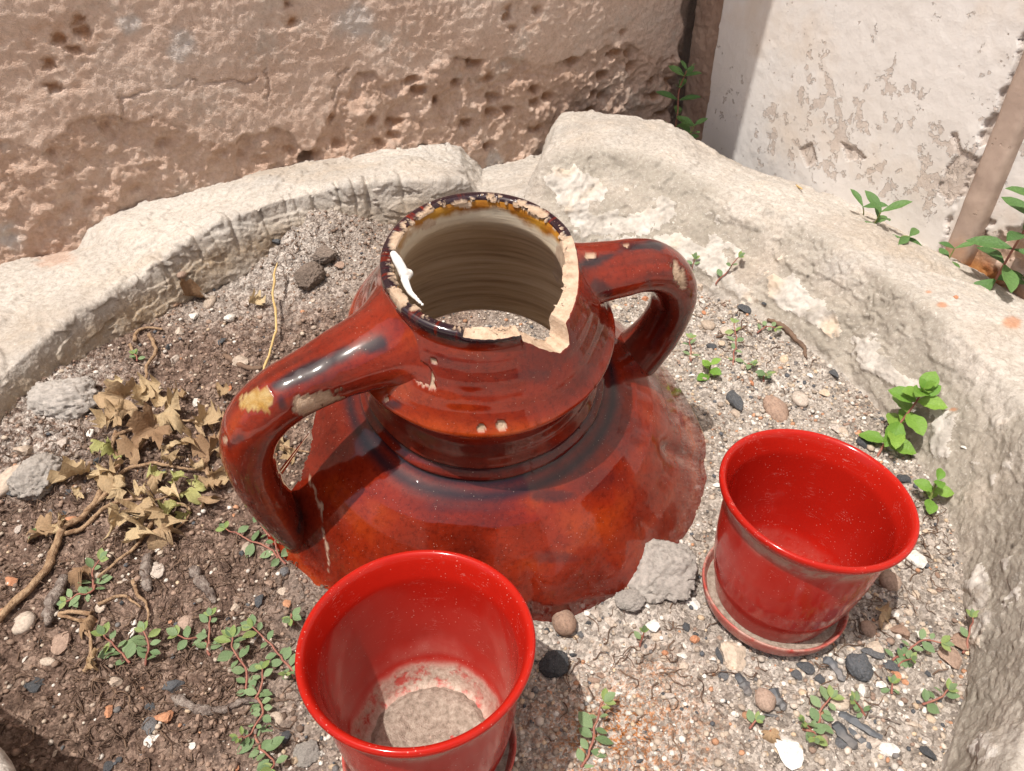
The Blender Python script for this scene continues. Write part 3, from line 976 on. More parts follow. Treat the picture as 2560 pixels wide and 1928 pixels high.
# ------------------------------------------------------------------ soil
def soil_h(X, Y):
    r = np.hypot(X - BC[0], Y - BC[1])
    h = 0.010 * fbm(X, Y, 0, 5, 3, 601)
    h = h + 0.0045 * fbm(X, Y, 0, 26, 3, 611)
    # crumbly heap behind the jar's left handle and the bank along the back
    for (px, py, a, hh) in [(760, 640, .075, .034), (840, 620, .07, .036), (700, 700, .05, .012), (1000, 700, .16, .035), (640, 560, .06, .012), (150, 990, .06, .012), (90, 1110, .05, .010)]:
        g = ground(px, py, 0.0)
        h = h + hh * np.exp(-(((X - g[0]) / a) ** 2 + ((Y - g[1]) / (a * 0.8)) ** 2))
    h = h + 0.016 * sstep(0.40, 0.50, r) * sstep(0.3, -0.1, X) * (0.6 + 0.6 * fbm(X, Y, 0, 12, 3, 621))
    h = h - 0.012 * np.exp(-(((X - .06) / .07) ** 2 + ((Y - .375) / .05) ** 2))
    rj = np.hypot((X + .03) / 1.0, (Y - .605) / .96)
    h = h + (0.009 + .006 * fbm(X, Y, 0, 30, 3, 625)) * np.exp(-((rj - .243) / .018) ** 2) * sstep(.75, .6, Y)
    # flat bed under the two pots
    for (cx, cy, rr) in POT_BEDS:
        k = sstep(rr * 1.7, rr, np.hypot(X - cx, Y - cy))
        h = h * (1 - k)
    return h


POT_BEDS = [(0.226, 0.406, 0.066), (-0.061, 0.262, 0.066)]


def soil():
    st = 0.0024
    xs = np.arange(-0.60, 0.50, st)
    ys = np.arange(0.06, 1.10, st)
    X, Y = np.meshgrid(xs, ys, indexing='ij')
    r = np.hypot(X - BC[0], Y - BC[1])
    H = soil_h(X, Y)
    crumb = fbm(X, Y, 0, 70, 4, 631, 0.62)
    d1, v1_ = cells(X, Y, 120, 25)
    d2, v2_ = cells(X, Y, 230, 29)
    clods = 0.0042 * np.sqrt(np.clip(1 - (d1 / 0.62) ** 2, 0, 1)) * (v1_ > 0.6) * v1_ + 0.0022 * np.sqrt(np.clip(1 - (d2 / 0.6) ** 2, 0, 1)) * (v2_ > 0.4)
    px, py = to_px(np.stack([X, Y, H], -1).reshape(-1, 3))
    px = px.reshape(X.shape)
    py = py.reshape(X.shape)
    nzl = fbm(X, Y, 0, 9, 4, 641)
    # sandy on the right and in front, dark humus at the left, ash grey near the left stone
    sandy = sstep(-0.17, 0.12, X + 0.16 * nzl + 0.12 * sstep(0.55, 0.3, Y))
    sandy = np.maximum(sandy, 0.6 * sstep(0.8, 0.95, Y + 0.1 * nzl))
    ashy = np.zeros_like(X)
    for (qx, qy, a, k) in [(150, 1000, .07, .8), (100, 1120, .06, .8), (1500, 1690, .06, .9), (1400, 1800, .05, .6), (1900, 950, .08, .6), (2000, 1650, .07, .4), (700, 700, .12, .6), (1850, 800, .10, .5), (1450, 1880, .06, .8)]:
        g = ground(qx, qy)
        ashy = np.maximum(ashy, k * np.exp(-(((X - g[0]) / a) ** 2 + ((Y - g[1]) / a) ** 2)))
    och = np.zeros_like(X)
    for (qx, qy, a, k) in [(1640, 1680, .022, .7), (1560, 1830, .055, 1), (1480, 1850, .05, .9), (1380, 1800, .04, .6), (1700, 1800, .03, .6)]:
        g = ground(qx, qy)
        och = np.maximum(och, k * np.exp(-(((X - g[0]) / a) ** 2 + ((Y - g[1]) / a) ** 2)))
    amp = (1 - 0.45 * sandy)
    rj2 = np.hypot((X + .03), (Y - .605) / .96)
    calm = 1 - .7 * np.exp(-((rj2 - .235) / .02) ** 2)
    amp = amp * calm
    clods = clods * calm
    Hh = H + amp * (0.0028 * crumb + 0.0016 * fbm(X, Y, 0, 240, 3, 651)) + clods * (0.55 + 0.45 * amp)
    g = ground(745, 665)
    mm = np.exp(-(((X - g[0]) / .12) ** 2 + ((Y - g[1]) / .085) ** 2))
    Hh = Hh + mm * (0.011 * fbm(X, Y, 0, 32, 4, 655, .65) + 0.007 * fbm(X, Y, 0, 75, 3, 657, .6, ridged=True))
    V = np.stack([X - BC[0], Y - BC[1], Hh], -1).reshape(-1, 3)
    Fc = grid_faces(len(xs), len(ys))
    keep = (r.reshape(-1)[Fc] < 0.535).all(1)
    Fc = Fc[keep]
    used = np.unique(Fc)
    remap = np.full(len(V), -1)
    remap[used] = np.arange(len(used))
    at = {'sandy': sandy.ravel()[used], 'ashy': ashy.ravel()[used], 'ochre': och.ravel()[used]}
    me = new_mesh('soil', V[used], remap[Fc], True, at)
    o = put('soil', me, M_SOIL, (BC[0], BC[1], 0))
    tag(o, kind='structure')
    return V[used] + np.array([BC[0], BC[1], 0]), remap[Fc]


soil_V, soil_F = soil()
BV_SOIL = BVHTree.FromPolygons(soil_V.tolist(), soil_F.tolist())
_bf = basin_F
BV_BASIN = BVHTree.FromPolygons(basin_P.reshape(-1, 3)[:, :].tolist(), _bf.tolist())
CAMV = Vector((0, 0, CAM_H))


def hit(px, py, trees=None):
    """First surface (soil or basin) met along the line of sight of a pixel."""
    d = Vector(ray(px, py)).normalized()
    best = None
    for tr in (trees or (BV_SOIL, BV_BASIN)):
        r = tr.ray_cast(CAMV, d)
        if r[0] is not None and (best is None or r[3] < best[3]):
            best = r
    if best is None:
        g = ground(px, py)
        return Vector(g), Vector((0, 0, 1))
    n = best[1]
    if n.z < 0:
        n = -n
    return best[0], n


def soil_z(x, y):
    r = BV_SOIL.ray_cast(Vector((x, y, 0.3)), Vector((0, 0, -1)))
    return r[0].z if r[0] is not None else 0.0


# ------------------------------------------------------------------ glazed jar
JC = np.array([-0.0234, 0.5079, CAM_H - 0.29])
JN = np.array([0.0271, -0.2785, 1.0])
JN /= np.linalg.norm(JN)
JX = np.array([1., 0, 0]) - JN * JN[0]
JX /= np.linalg.norm(JX)
JY = np.cross(JN, JX)
JBASE = np.array([-0.03, 0.585, 0.0])


def jar_world(r, a, d):
    """Jar cylinder coordinates (radius, angle in radians, depth below the rim) to world."""
    r, a, d = np.broadcast_arrays(r, a, d)
    return (JC + r[..., None] * (np.cos(a)[..., None] * JX + np.sin(a)[..., None] * JY) - d[..., None] * JN)


def jar_local(P):
    q = P - JC
    x, y, z = q @ JX, q @ JY, q @ JN
    return np.hypot(x, y), np.degrees(np.arctan2(y, x)), -z


OUT_PROF = [(0.0, .0655), (0.0, .0735), (.004, .0755), (.009, .0752), (.013, .0752), (.020, .0785), (.030, .0842), (.040, .0900), (.050, .0957), (.058, .1003), (.0645, .1045), (.069, .1085), (.072, .1108),
            (.0755, .1108), (.079, .1065), (.083, .0985), (.090, .0955), (.110, .0965), (.124, .0995), (.133, .1045), (.1365, .1025), (.139, .1060), (.143, .1105), (.1465, .1070), (.1495, .1115), (.1525, .1185),
            (.158, .1300), (.166, .1430), (.180, .1600), (.200, .1785), (.2225, .1960), (.242, .2092), (.261, .2222), (.2755, .2328), (.293, .2455), (.330, .2560), (.400, .2700)]


def smooth_prof(pr, n):
    d = np.array([p[0] for p in pr])
    r = np.array([p[1] for p in pr])
    L = np.r_[0, np.cumsum(np.hypot(np.diff(d), np.diff(r)))]
    t = np.linspace(0, L[-1], n * 3)
    d, r = np.interp(t, L, d), np.interp(t, L, r)
    for _ in range(10):
        d[1:-1] = .25 * d[:-2] + .5 * d[1:-1] + .25 * d[2:]
        r[1:-1] = .25 * r[:-2] + .5 * r[1:-1] + .25 * r[2:]
    return np.interp(np.linspace(0, L[-1], n), t, d), np.interp(np.linspace(0, L[-1], n), t, r)


FRACT = [(-180, 0), (-101, 0), (-97, .0015), (-72, .0025), (-66.5, .004), (-65.5, .012), (-60, .017), (-50, .029), (-46, .033), (-38, .034), (-36, .029), (-34.5, .019), (-25, .0165), (-10, .0135), (1, .011), (10, .006), (20, .0015), (26, 0), (180, 0)]


def chip_masks(P, items, seed):
    """items: (pixel x, pixel y, half-length, half-width, tilt deg, kind). Returns masks on points P seen from the front side."""
    px, py = to_px(P)
    nz = fbm(P[:, 0], P[:, 1], P[:, 2], 130, 5, seed, 0.62)
    out = {}
    for (cx, cy, a, b, tl, kind) in items:
        t = math.radians(tl)
        dx, dy = px - cx, py - cy
        u = (dx * math.cos(t) + dy * math.sin(t)) / a
        v = (-dx * math.sin(t) + dy * math.cos(t)) / b
        m = sstep(1.05, 0.95, np.hypot(u, v) + 0.85 * nz)
        out[kind] = np.maximum(out.get(kind, 0), m)
    return out


def jar():
    root = empty('glazed_jar', JBASE)
    tag(root, 'broken brown glazed two-handled jar top standing on the soil between two red pots', 'jar')
    na = 520
    ang = np.linspace(-math.pi, math.pi, na, endpoint=False)
    adeg = np.degrees(ang)
    cut = np.interp(adeg, [f[0] for f in FRACT], [f[1] for f in FRACT])
    cut = cut + sstep(0.0005, 0.004, cut) * 0.0016 * fbm(np.cos(ang) * 3, np.sin(ang) * 3, 0, 9, 4, 701)
    cut = np.maximum(cut, 0)
    broken = sstep(0.0003, 0.0015, cut)
    pd, pr_ = smooth_prof(OUT_PROF[2:], 1500)
    pL = np.r_[0, np.cumsum(np.hypot(np.diff(pd), np.diff(pr_)))]
    KS, KO = 18, 235
    ri_d = [0, .004, .02, .05, .072, .085, .10, .135, .150, .158, .168, .20, .242, .293, .4]
    ri_r = [.0668, .0650, .0640, .076, .085, .087, .0870, .0905, .0935, .0905, .0965, .150, .188, .235, .325]
    L0 = np.interp(cut, pd, pL)
    tl = np.linspace(0, 1, KO) ** 1.12
    LL = L0[:, None] + (pL[-1] - L0)[:, None] * tl[None]
    Do = np.interp(LL, pL, pd)
    back_gone = np.interp(adeg, [-180, -165, -158, -4, 2, 15, 28, 48, 55, 66, 180], [.168, .178, 9, 9, .290, .277, .266, .271, .22, .176, .168])
    back_gone = back_gone + .0009 * fbm(np.cos(ang) * 6, np.sin(ang) * 6, 0, 5, 4, 733)
    Do = np.minimum(Do, back_gone[:, None])
    Ro = np.interp(Do, pd, pr_)
    r_in_c = np.interp(cut, ri_d, ri_r)
    ss = np.linspace(0, 1, KS, endpoint=False)[None]
    Rs = r_in_c[:, None] * (1 - ss) + Ro[:, :1] * ss
    lip = (1 - broken)[:, None] * 0.0028 * np.sqrt(np.clip(1 - (2 * ss - 1) ** 2, 0, 1)) * np.where(ss > .5, 1, 1)
    Ds = cut[:, None] - lip + broken[:, None] * 0.0016 * fbm(Rs * np.cos(ang)[:, None], Rs * np.sin(ang)[:, None], 0, 170, 4, 703, 0.65)
    Dd = np.concatenate([Ds, Do], 1)
    Rr = np.concatenate([Rs, Ro], 1)
    A = np.broadcast_to(ang[:, None], Dd.shape)
    AD = np.degrees(A)
    is_strip = np.broadcast_to((np.arange(KS + KO) < KS)[None], Dd.shape)
    d, r = pd, pr_
    # hand-thrown irregularity, throwing rings, sagging shoulder
    Rr = Rr + 0.0012 * fbm(np.cos(A), np.sin(A), Dd * 9, 2.2, 2, 711) * sstep(0, .05, Dd)
    Rr = Rr + 0.00016 * np.sin(Dd * 430 + 1.5 * np.sin(A)) * sstep(.012, .03, Dd) * sstep(.068, .05, Dd)
    Rr = Rr + 0.00025 * np.sin(Dd * 330) * sstep(.085, .095, Dd) * sstep(.13, .12, Dd)
    sh = sstep(.165, .20, Dd)
    Rr = Rr + sh * 0.0016 * fbm(np.cos(A) * 2, np.sin(A) * 2, Dd * 4, 1.6, 3, 721)
    # ribs pressed into the shoulder
    for (a0, d0, d1, w_, dp) in [(-14, .197, .262, 2.6, .0055), (-39, .207, .27, 2.4, .0042), (-76, .193, .262, 1.5, .0034), (-70, .195, .262, 4.0, -.002), (-112, .19, .26, 2, .0015)]:
        g = np.exp(-((AD - a0 - (Dd - d0) * (130 if a0 > -20 else (20 if a0 > -50 else 25))) / w_) ** 2) * sstep(d0 - .008, d0 + .012, Dd)
        Rr = Rr - dp * g
    # belly turns in sharply along the front
    De, Re = Dd, Rr
    W = jar_world(Re, A, De)
    dt = np.interp(adeg, [-80, -78, -74, -62, -50, -48], [9, .216, .219, .229, .247, 9])
    kd = np.argmax(Dd > dt[:, None], axis=1)
    for i_ in np.nonzero((adeg > -79) & (adeg < -49) & (dt < .3))[0]:
        k_ = max(KS + 5, kd[i_] - 1)
        drop = np.linalg.norm(W[i_, k_:] - W[i_, k_], axis=1)
        W[i_, k_:] = W[i_, k_] + np.stack([drop * 0, drop * .03, -drop], 1)
    # lower edge: broken off a little under the soil in front, irregular behind
    low = W[..., 2]
    V = W.reshape(-1, 3)
    Fc = grid_faces(na, KS + KO, True)
    lim = np.full(na, 9.0)
    edge = -0.034 + 0.0015 * fbm(np.cos(ang) * 4, np.sin(ang) * 4, 0, 6, 3, 731)
    # the sherd ends at the left, behind the handle
    fa = np.full(na, -.02)
    dead = (low < (edge + fa)[:, None]).reshape(-1)
    dpx, dpy = to_px(V)
    wob_ = 10 * fbm(V[:, 0], V[:, 1], V[:, 2], 60, 3, 734)
    gone = in_poly(dpx + wob_, dpy + wob_, [(480, 900), (700, 980), (768, 1040), (776, 1090), (764, 1170), (742, 1212), (700, 1250), (640, 1275), (480, 1300)]) & (Dd.reshape(-1) > .158) & ((AD.reshape(-1) < -128) | (AD.reshape(-1) > 100))
    dead |= gone
    keep = ~dead[Fc].any(1)
    mat_i = np.zeros(len(Fc), np.int32)
    fracture = (is_strip & (broken > .5)[:, None]).reshape(-1)
    mat_i[fracture[Fc].sum(1) >= 3] = 1
    px, py = to_px(V)
    # glaze variation
    af, df = A.reshape(-1), Dd.reshape(-1)
    streak = 0.5 + 0.5 * fbm(np.cos(af) * Re.reshape(-1) * 9, np.sin(af) * Re.reshape(-1) * 9, df * 16, 2.2, 4, 741) + 0.25 * fbm(df * 60, df * 0, 0, 1, 3, 745)
    streak = streak + 0.22 * np.exp(-((df - .071) / .004) ** 2) + .10 * sstep(.19, .26, df)
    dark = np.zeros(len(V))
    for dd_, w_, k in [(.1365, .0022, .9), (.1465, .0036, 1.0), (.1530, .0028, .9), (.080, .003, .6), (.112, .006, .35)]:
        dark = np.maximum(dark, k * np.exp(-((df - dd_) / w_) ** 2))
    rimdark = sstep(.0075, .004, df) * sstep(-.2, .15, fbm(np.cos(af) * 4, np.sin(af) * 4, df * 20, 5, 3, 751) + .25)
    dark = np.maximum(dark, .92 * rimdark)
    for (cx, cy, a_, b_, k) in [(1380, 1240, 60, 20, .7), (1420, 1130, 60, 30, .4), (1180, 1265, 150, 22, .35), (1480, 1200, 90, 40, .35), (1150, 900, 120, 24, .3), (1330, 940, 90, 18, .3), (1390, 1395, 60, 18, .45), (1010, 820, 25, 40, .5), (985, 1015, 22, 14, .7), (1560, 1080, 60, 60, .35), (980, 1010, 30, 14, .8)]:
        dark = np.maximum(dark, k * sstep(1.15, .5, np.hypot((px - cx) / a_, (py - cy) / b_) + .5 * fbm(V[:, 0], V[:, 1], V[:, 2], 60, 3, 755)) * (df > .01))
    dust = 0.02 + 0.20 * sstep(1600, 1790, px + 0.1 * py) * sstep(.16, .2, df) + 0.12 * sstep(.09, .13, df) * sstep(.14, .13, df)
    cm = chip_masks(V, [(1050, 935, 48, 22, 35, 'chip'), (1205, 1072, 10, 9, 0, 'chip'), (1253, 1066, 12, 10, 0, 'chip'), (985, 745, 20, 30, -55, 'chip'), (990, 600, 14, 24, 30, 'chip'), (965, 1000, 8, 5, 0, 'chip'), (1060, 540, 26, 10, -35, 'chip'),
                        (1150, 505, 26, 9, -10, 'chip'), (1345, 525, 30, 10, 25, 'chip'), (1085, 905, 12, 5, 20, 'chip'), (1425, 690, 14, 34, 10, 'chip')], 761)
    chip = cm['chip'] * (py < 1100)
    rimn = fbm(np.cos(af) * 5, np.sin(af) * 5, Re.reshape(-1) * 60, 3.0, 4, 763, .62)
    chip = np.maximum(chip, sstep(.08, .16, rimn - 9 * np.clip(Re.reshape(-1) - .0705, 0, None) * 10) * is_strip.reshape(-1))
    V = V - (jar_world(Re + 1.0, A, De).reshape(-1, 3) - W.reshape(-1, 3)) * (0.0022 * chip)[:, None]
    # crack running down the left of the shoulder
    ck = sstep(-.25, .1, fbm(V[:, 0], V[:, 1], V[:, 2], 70, 3, 766)) * sstep(3.6, 1.0, dist_line(px + 14 * fbm(V[:, 0], V[:, 1], V[:, 2], 90, 2, 765), py, [(775, 1190), (790, 1240), (812, 1320), (822, 1370), (826, 1425)]))
    chip = np.maximum(chip, 0.75 * ck)
    Fk, mk = Fc[keep], mat_i[keep]
    used = np.unique(Fk)
    remap = np.full(len(V), -1)
    remap[used] = np.arange(len(used))
    # inner shell
    tdi = np.r_[np.linspace(0, .11, 60), np.linspace(.115, .40, 45)]
    Die = cut[:, None] + (.40 - cut)[:, None] * (tdi / .40)[None]
    past = Die > back_gone[:, None]
    Die = np.minimum(Die, back_gone[:, None])
    Di = Die
    Ai = np.broadcast_to(ang[:, None], Die.shape)
    Ri = np.interp(Die, ri_d, ri_r) + .0004 * fbm(Die * 90, np.cos(Ai) * .5, np.sin(Ai) * .5, 1.0, 3, 779) * sstep(.003, .01, Die - cut[:, None])
    Ri = np.where(past, np.interp(Die, pd, pr_) - .0004, Ri)
    Wi = jar_world(Ri, Ai, Die)
    Vi = Wi.reshape(-1, 3)
    Fi = grid_faces(na, len(tdi), True)[:, ::-1]
    sec = ((adeg > -80) & (adeg < -48))[:, None] & (Die > .205)
    deadi = sec.reshape(-1) | (Wi[..., 2] < (edge + fa)[:, None]).reshape(-1)
    dpx, dpy = to_px(Vi)
    deadi |= in_poly(dpx, dpy, [(480, 900), (700, 980), (768, 1040), (776, 1090), (764, 1170), (742, 1212), (700, 1250), (640, 1275), (480, 1300)]) & (Di.reshape(-1) > .158) & ((np.degrees(Ai).reshape(-1) < -128) | (np.degrees(Ai).reshape(-1) > 100))
    Fi = Fi[~deadi[Fi].any(1)]
    ui = np.unique(Fi)
    rmi = np.full(len(Vi), -1)
    rmi[ui] = np.arange(len(ui))
    cmi = chip_masks(Vi, [(1395, 560, 12, 24, 30, 'chip'), (1405, 640, 18, 50, 10, 'chip'), (1075, 560, 22, 10, -35, 'chip'), (985, 645, 16, 30, 0, 'chip'), (1160, 512, 30, 10, 0, 'chip'), (1340, 530, 26, 12, 30, 'chip')], 771)['chip']
    n0 = len(used)
    VV = np.concatenate([V[used], Vi[ui]]) - JBASE
    FF = np.concatenate([remap[Fk], rmi[Fi] + n0])
    mi = np.concatenate([mk, np.full(len(Fi), 2, np.int32)])

    def cat(a, b):
        return np.concatenate([np.asarray(a)[used], np.asarray(b)[ui]])
    zi = np.zeros(len(Vi))
    at = {'streak': cat(streak, zi), 'dark': cat(dark, zi), 'dust': cat(dust, zi), 'chip': cat(chip, cmi), 'chipy': np.zeros(len(VV)), 'depth': cat(df, Die.reshape(-1))}
    me = new_mesh('jar_body', VV, FF, True, at)
    for m in (M_GLAZE, M_CLAY, M_INSIDE):
        me.materials.append(m)
    me.polygons.foreach_set('material_index', mi)
    body = put('jar_body', me, M_GLAZE, (0, 0, 0), root)

    # strap handles
    def handle(pts, a_deg, chips, seed, flare0, flare1, darks):
        ctrl = np.array([np.r_[jar_world(np.array(r_), math.radians(a_deg + da), np.array(d_)), wd, th] for (r_, d_, da, wd, th) in pts])
        L = np.r_[0, np.cumsum(np.linalg.norm(np.diff(ctrl[:, :3], axis=0), axis=1))]
        n = 220
        tt = np.linspace(0, L[-1], n)
        C_ = np.stack([catmull(L, ctrl[:, k], tt) for k in range(5)], 1)
        P, Wd, Th = C_[:, :3], C_[:, 3], C_[:, 4]
        T = np.gradient(P, axis=0)
        T /= np.linalg.norm(T, axis=1, keepdims=True)
        side = np.cross(JN, np.cos(math.radians(a_deg)) * JX + math.sin(math.radians(a_deg)) * JY)
        Nr = np.cross(T, side)
        Nr /= np.linalg.norm(Nr, axis=1, keepdims=True)
        Sd = np.cross(Nr, T)
        m = 64
        q = np.linspace(0, 2 * math.pi, m, endpoint=False)
        cx, cy = np.cos(q), np.sin(q)
        k = (np.abs(cx) ** 2.15 + np.abs(cy) ** 2.15) ** (-1 / 2.15)
        V = P[:, None] + Sd[:, None] * (Wd[:, None] * (k * cx)[None])[..., None] + Nr[:, None] * (Th[:, None] * (k * cy)[None])[..., None]
        V = V.reshape(-1, 3)
        outw = (Sd[:, None] * (k * cx)[None, :, None] + Nr[:, None] * (k * cy)[None, :, None]).reshape(-1, 3)
        outw /= np.linalg.norm(outw, axis=1, keepdims=True)
        V = V + outw * (0.0009 * fbm(V[:, 0], V[:, 1], V[:, 2], 40, 3, seed))[:, None]
        tq = np.repeat(np.linspace(0, 1, n), m)
        wq = np.clip(1 - tq / .17, 0, 1)
        wq = wq * wq * (3 - 2 * wq)
        lr, la, ld = jar_local(V)
        ld2 = np.maximum(ld, .0045)
        tgt = np.interp(ld2, [p_[0] for p_ in OUT_PROF[2:]], [p_[1] for p_ in OUT_PROF[2:]]) - .0012
        V2 = jar_world(lr * (1 - wq) + tgt * wq, np.radians(la), ld * (1 - wq) + ld2 * wq)
        V = V * (wq < 1e-6)[:, None] + V2 * (wq >= 1e-6)[:, None]
        px, py = to_px(V)
        cmh = chip_masks(V, chips, seed + 5)
        front = np.ones(len(V))
        vd = V - np.array([0, 0, CAM_H])
        front = (np.einsum('ij,ij->i', outw, vd) < 0).astype(float)
        chip = cmh.get('chip', np.zeros(len(V))) * front
        chy = cmh.get('chipy', np.zeros(len(V))) * front
        V = V - outw * (0.0022 * chip + 0.0010 * chy)[:, None]
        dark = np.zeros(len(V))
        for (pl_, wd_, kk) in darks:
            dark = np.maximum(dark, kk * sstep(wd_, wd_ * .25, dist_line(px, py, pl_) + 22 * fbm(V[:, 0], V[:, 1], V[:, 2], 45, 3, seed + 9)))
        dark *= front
        tpos = np.repeat(np.linspace(0, 1, n), m)
        streak = .5 + .45 * fbm(tpos * 5, np.tile(np.sin(q), n) * 4, np.tile(np.cos(q), n) * 4, 1.0, 4, seed + 11)
        I, J = np.meshgrid(np.arange(n - 1), np.arange(m), indexing='ij')
        J2 = (J + 1) % m
        Fc = np.stack([I * m + J, (I + 1) * m + J, (I + 1) * m + J2, I * m + J2], -1).reshape(-1, 4)
        a0 = V[Fc[2000]]
        nn = np.cross(a0[1] - a0[0], a0[2] - a0[1])
        if nn @ outw[Fc[2000, 0]] < 0:
            Fc = Fc[:, ::-1]
        at = {'streak': streak, 'dark': dark, 'dust': .06 + .3 * sstep(.75, 1, tpos), 'chip': chip, 'chipy': chy, 'depth': np.zeros(len(V))}
        me = new_mesh('handle', V - JBASE, Fc, True, at)
        return put('handle', me, M_GLAZE, (0, 0, 0), root)

    handle([(.071, .036, 3, .052, .034), (.082, .039, 2, .047, .031), (.100, .046, 1, .036, .0255), (.122, .051, 0, .0285, .0215), (.148, .055, 0, .0252, .0200), (.173, .061, 0, .024, .0200), (.193, .075, 0, .0235, .0205),
            (.206, .098, 0, .0232, .0205), (.211, .126, 0, .0232, .020), (.212, .155, 0, .0236, .0195), (.211, .185, 0, .0250, .019), (.208, .212, 0, .0275, .0185), (.203, .240, 0, .030, .018), (.195, .268, 0, .032, .017)], -150,
           [(643, 1002, 40, 30, -10, 'chipy'), (790, 1008, 68, 27, -20, 'chip'), (965, 1000, 9, 6, 0, 'chip'), (560, 1100, 6, 10, 0, 'chip')], 801, 0, 0,
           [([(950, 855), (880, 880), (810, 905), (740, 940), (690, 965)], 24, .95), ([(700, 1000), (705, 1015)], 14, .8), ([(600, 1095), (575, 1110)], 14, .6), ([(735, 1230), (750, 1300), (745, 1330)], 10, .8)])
    handle([(.071, .042, 2, .042, .029), (.082, .045, 2, .037, .026), (.098, .049, 1, .030, .0225), (.118, .051, 0, .0265, .0200), (.138, .053, 0, .0255, .0195), (.157, .060, 0, .025, .0195), (.174, .075, 0, .0245, .0195),
            (.186, .098, 0, .0240, .019), (.189, .122, 0, .0235, .018), (.186, .144, 0, .0235, .0175), (.178, .166, 0, .0250, .0175), (.163, .186, 0, .0280, .0175), (.140, .205, 0, .031, .017)], 21,
           [(1478, 637, 15, 8, -15, 'chip'), (1700, 690, 14, 32, -25, 'chip'), (1566, 612, 8, 4, 0, 'chip')], 821, 0, 0,
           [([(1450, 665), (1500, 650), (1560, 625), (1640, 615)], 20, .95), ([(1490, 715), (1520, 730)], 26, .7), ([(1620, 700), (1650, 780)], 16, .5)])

    # white plaster drip on the rim's left inner edge
    def drip(px_pts, seed):
        pts = []
        for (x, y, rr, dd) in px_pts:
            r_ = ray(x, y)
            o0 = np.array([0, 0, CAM_H])
            t = ((JC - dd * JN - o0) @ JN) / (r_ @ JN)
            pts.append((o0 + r_ * t, rr))
        pts = [(a_[0] * (1 - f_) + b_[0] * f_, a_[1] * (1 - f_) + b_[1] * f_) for a_, b_ in zip(pts[:-1], pts[1:]) for f_ in (0, .34, .67)] + pts[-1:]
        bm = bmesh.new()
        for (p_, rr) in pts:
            bmesh.ops.create_icosphere(bm, subdivisions=3, radius=rr * .62, matrix=Matrix.Translation(Vector(p_ - JBASE)))
        me = bpy.data.meshes.new('plaster_drip')
        bm.to_mesh(me)
        bm.free()
        o = put('plaster_drip', me, M_WHITEDRIP, (0, 0, 0), root)
        md = o.modifiers.new('remesh', 'REMESH')
        md.mode = 'VOXEL'
        md.voxel_size = 0.0009
        md.use_smooth_shade = True
        return o
    drip([(984, 636, .0045, -.0015), (994, 652, .006, -.001), (1003, 668, .006, .001), (1010, 684, .0065, .004), (1022, 684, .0055, .006), (1012, 700, .005, .006), (1018, 716, .0045, .007), (1026, 732, .0035, .007), (1038, 744, .003, .006), (1056, 762, .002, .005)], 5)
    return root


def catmull(x, y, t):
    """Smooth interpolation through (x, y) at t."""
    m = np.gradient(y, x)
    i = np.clip(np.searchsorted(x, t) - 1, 0, len(x) - 2)
    h = x[i + 1] - x[i]
    s = (t - x[i]) / h
    return ((2 * s ** 3 - 3 * s ** 2 + 1) * y[i] + (s ** 3 - 2 * s ** 2 + s) * h * m[i] + (-2 * s ** 3 + 3 * s ** 2) * y[i + 1] + (s ** 3 - s ** 2) * h * m[i + 1])


jar_o = jar()


# ------------------------------------------------------------------ red pots and saucers
def lathe(name, prof, na, mat, parent, M4, attr_fn=None, split=None, wob=0.0):
    prof = np.array(prof, float)
    ang = np.linspace(0, 2 * math.pi, na, endpoint=False)
    A, R_ = np.meshgrid(ang, prof[:, 0], indexing='ij')
    _, Z_ = np.meshgrid(ang, prof[:, 1], indexing='ij')
    R2 = R_ * (1 + wob * np.sin(2 * A + 0.7))
    P = np.stack([R2 * np.cos(A), R2 * np.sin(A), Z_], -1).reshape(-1, 3)
    Fc = grid_faces(na, len(prof), True)
    at = attr_fn(A.ravel(), R_.ravel(), Z_.ravel(), np.tile(np.arange(len(prof)), na)) if attr_fn else {}
    Pw = P @ np.array(M4.to_3x3()).T + np.array(M4.translation)
    me = new_mesh(name, Pw, Fc, True, at)
    return put(name, me, mat, (0, 0, 0), parent), me


def refine(pr, step=0.0018, rounds=3):
    pr = np.array(pr, float)
    L = np.r_[0, np.cumsum(np.hypot(*np.diff(pr, axis=0).T))]
    t = np.linspace(0, L[-1], int(L[-1] / step))
    r, z = np.interp(t, L, pr[:, 0]), np.interp(t, L, pr[:, 1])
    for _ in range(rounds):
        r[1:-1] = .25 * r[:-2] + .5 * r[1:-1] + .25 * r[2:]
        z[1:-1] = .25 * z[:-2] + .5 * z[1:-1] + .25 * z[2:]
    return np.stack([r, z], 1)


POT_H = 0.131
# outside from the foot up, over the rolled lip, down the inside to the floor (z measured from the pot's own foot)
POT_OUT = [(0.0, .002), (.040, .002), (.0455, 0.0), (.0485, .0015), (.0505, .008), (.053, .018), (.0570, .032), (.0605, .050), (.0630, .070), (.0645, .090), (.0653, .105), (.0662, .113), (.0690, .1185), (.0725, .1215), (.0750, .1262), (.0748, .1295), (.0733, .131),
           (.0712, .1306), (.0694, .1285), (.0675, .124), (.0635, .112), (.0622, .095), (.0605, .075), (.0580, .052), (.0545, .034), (.0505, .022), (.0475, .014), (.045, .0115), (.030, .0105), (.0, .0105)]
SAUCER = [(0.0, .001), (.046, .001), (.053, .0), (.0575, .003), (.0605, .010), (.0625, .018), (.0622, .0198), (.0606, .0196), (.0588, .0165), (.0570, .0105), (.053, .0065), (.045, .006), (0.0, .006)]


